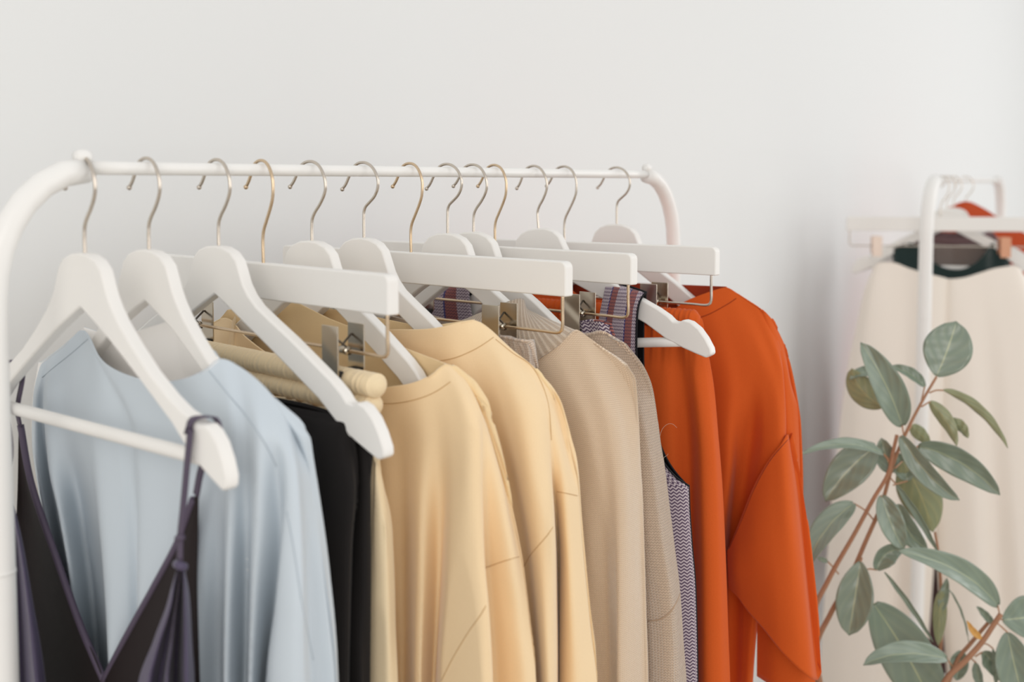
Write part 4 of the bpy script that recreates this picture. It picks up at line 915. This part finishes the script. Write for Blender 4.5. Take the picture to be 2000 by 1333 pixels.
def leaf(base, tip, w, mid=(0, 0), roll=0, dz=(0, 0, 0), under=False, fold=0.25, pet=None, curl=0.0, pw=0.8, nm='leaf', mat=None):
    """base, tip and bend of the midrib; w = full width (picture units at the plant); roll turns the blade about its midrib"""
    A = W(base[0], base[1], dz[0]); C = W(tip[0], tip[1], dz[2]); B = W((base[0] + tip[0]) / 2 + mid[0] * 2, (base[1] + tip[1]) / 2 + mid[1] * 2, dz[1])
    n, m = 36, 13; t = np.linspace(0, 1, n)[:, None]; P = A * (1 - t) ** 2 + 2 * B * t * (1 - t) + C * t ** 2
    T = np.gradient(P, axis=0); T /= np.linalg.norm(T, axis=1)[:, None]
    wid = w / (F / PZ); V = []; uv = []; ln = np.linalg.norm(C - A); vw = (A + C) / 2 + pinv - np.array([0, 0, CAMZ]); vw /= np.linalg.norm(vw)
    for i in range(n):
        side = np.cross(T[i], vw); side /= np.linalg.norm(side); up = np.cross(side, T[i])
        if up @ vw > 0: up = -up
        r = math.radians(roll + curl * (i / n - .5)); sd = side * math.cos(r) + up * math.sin(r); nn = -side * math.sin(r) + up * math.cos(r)
        if under: pass
        q = i / (n - 1); ww = wid / 2 * (math.sin(math.pi * min(1, q * .97 + .012) ** pw) ** .70) * (1 - .0 * q)
        if q > .93: ww *= max(0.02, (1 - q) / .07) ** .6
        for j in range(m):
            x = (j / (m - 1) - .5) * 2
            V.append(P[i] + sd * ww * x * math.cos(fold * .6) + nn * (abs(x) ** 1.25 * ww * fold * (-1 if under else 1) * 1.35 + .0006 * math.sin(q * 22 + x * 3)))
            uv.append((x, q * .2))
    Fc = [(i * m + j, (i + 1) * m + j, (i + 1) * m + j + 1, i * m + j + 1) for i in range(n - 1) for j in range(m - 1)]
    a_, b_, c_ = [np.array(V[k]) for k in Fc[(n // 2) * (m - 1) + 2][:3]]
    fn = np.cross(b_ - a_, c_ - b_)
    facing = fn @ vw < 0
    if not facing: Fc = [tuple(reversed(f)) for f in Fc]
    mats = [LD, LU] if under else [LU, LD]
    if mat: mats = [mat, mat]
    o = mesh(nm, V, Fc, mats, plant, True, uv)
    s_ = o.modifiers.new('blade_thickness', 'SOLIDIFY'); s_.thickness = .0006; s_.offset = -1; s_.material_offset = 1
    if pet is not None:
        pp = [W(*q) for q in pet] + [A]
        tube('petiole', pp, .0013, PET, o, n=14, seg=8)
    return o
leaf((1829, 735), (1868, 628), 92, (2, 2), 0, (0, 0, .01), pet=[(1822, 748)], pw=1.0, fold=.12)
leaf((1762, 832), (1681, 669), 62, (8, 0), 12, (0, -.03, .0), pet=[(1765, 850)], fold=.35)
leaf((1724, 795), (1664, 720), 56, (-12, 4), -10, (.04, .05, .05), under=True, pet=[(1752, 812, .02)], fold=.2)
leaf((1735, 745), (1659, 742), 26, (-4, -16), 30, (.05, .05, .05), fold=.3)
leaf((1806, 756), (1738, 716), 24, (4, -6), 25, (.02, .03, .04), pet=[(1800, 782)], fold=.4)
leaf((1842, 763), (1968, 876), 26, (6, -14), 40, (0, 0, -.02), pet=[(1815, 768), (1828, 763)], fold=.5, under=True)
leaf((1816, 785), (1868, 872), 30, (6, -4), 20, (.01, .0, -.02), under=True, pet=[(1800, 795)], fold=.3, curl=40)
leaf((1852, 822), (1890, 856), 26, (4, -4), 35, (.0, .0, -.02), under=True, fold=.3)
leaf((1780, 832), (1818, 868), 28, (0, 0), 0, (.03, .04, .05), under=True, pet=[(1772, 845)], fold=.2)
leaf((1726, 888), (1562, 889), 26, (6, -20), 35, (-.01, -.04, -.08), fold=.3, pet=[(1742, 918), (1735, 900)])
leaf((1712, 872), (1612, 980), 74, (-6, -6), 0, (.03, .03, .03), fold=.25, pet=[(1738, 900, .01)], pw=.8)
leaf((1742, 925), (1722, 856), 42, (-2, 0), 0, (.02, .03, .03), fold=.35)
leaf((1760, 852), (1874, 978), 42, (-6, 10), 15, (-.01, -.04, -.05), fold=.4, pet=[(1756, 862)])
leaf((1772, 940), (1748, 885), 40, (4, 0), 0, (.03, .04, .05), fold=.2, pet=[(1745, 948)])
leaf((1793, 872), (1953, 968), 58, (6, -14), 15, (.02, .0, -.02), fold=.3, pet=[(1764, 895), (1775, 885)])
leaf((1762, 902), (1822, 1040), 84, (4, -8), 0, (.03, .04, .05), under=True, fold=.15, pet=[(1748, 915)], pw=1.0)
leaf((1722, 968), (1766, 1074), 50, (-2, 6), -10, (0, -.02, -.02), fold=.35, pet=[(1716, 985)])
leaf((1756, 985), (1812, 1072), 44, (-8, 12), 10, (.02, .02, .02), fold=.35)
leaf((1750, 946), (1832, 1080), 16, (6, 0), 30, (.01, .0, .0), fold=.5, pet=[(1740, 935)])
leaf((1668, 984), (1572, 1114), 52, (-8, -12), 20, (.0, -.03, -.06), fold=.3, pet=[(1706, 1016), (1690, 998)])
leaf((1681, 1098), (1658, 1242), 72, (0, 0), 0, (0, -.01, -.01), fold=.25, pet=[(1684, 1090)], pw=1.0)
leaf((1617, 1098), (1596, 1090), 10, (0, 0), 0, (0, 0, 0), pet=[(1638, 1122), (1625, 1106)])
leaf((1949, 1184), (1752, 1076), 52, (20, -14), 20, (0, -.03, -.04), fold=.3, pet=[(1953, 1205, -.01)])
leaf((1712, 1114), (1766, 1076), 42, (-6, -14), 20, (0, 0, 0), fold=.5, pet=[(1692, 1113), (1700, 1112)])
leaf((1728, 1118), (1822, 1255), 12, (6, 0), 30, (.0, -.01, .0), fold=.5)
leaf((1706, 1180), (1838, 1420), 108, (10, 0), 0, (.03, .03, .03), fold=.15, pw=.8)
leaf((1850, 1288), (1686, 1300), 46, (-6, -16), 25, (-.02, -.05, -.06), fold=.35, pet=[(1864, 1308, -.01)])
leaf((1838, 1155), (1832, 1262), 28, (0, 0), 0, (.05, .05, .05), under=True, fold=.2)
leaf((1838, 1195), (1850, 1130), 20, (0, 0), 0, (.05, .05, .05), fold=.2)
leaf((1852, 1150), (1892, 1255), 4, (6, -6), 0, (.04, .04, .03), fold=.2)
leaf((1958, 1212), (2050, 1202), 84, (0, 0), 0, (0, 0, 0), fold=.25, pet=[(1950, 1206, -.02)], pw=1.0)
leaf((1968, 1236), (2004, 1385), 72, (-2, 0), 0, (-.03, -.04, -.05), fold=.3, pet=[(1948, 1218, -.02)], pw=.9)
leaf((1940, 1220), (1908, 1185), 16, (0, 0), 20, (.03, .03, .03), fold=.3)
leaf((1918, 1275), (1950, 1330), 36, (4, -8), 15, (.01, .01, 0), fold=.4, pet=[(1905, 1283)])
leaf((1878, 1272), (1868, 1330), 36, (0, 0), 0, (.03, .03, .03), fold=.3)
leaf((1906, 1295), (1916, 1350), 20, (0, 0), 20, (0, 0, 0), fold=.3, pet=[(1896, 1286, -.02)])
leaf((1940, 1268), (1946, 1345), 14, (2, 0), 40, (0, 0, 0), fold=.3, pet=[(1918, 1258, -.02), (1930, 1260)])
leaf((1918, 1248), (1889, 1213), 13, (-2, 4), 10, (-.02, -.02, -.02), fold=.3, nm='dried_bud', mat=YEL)
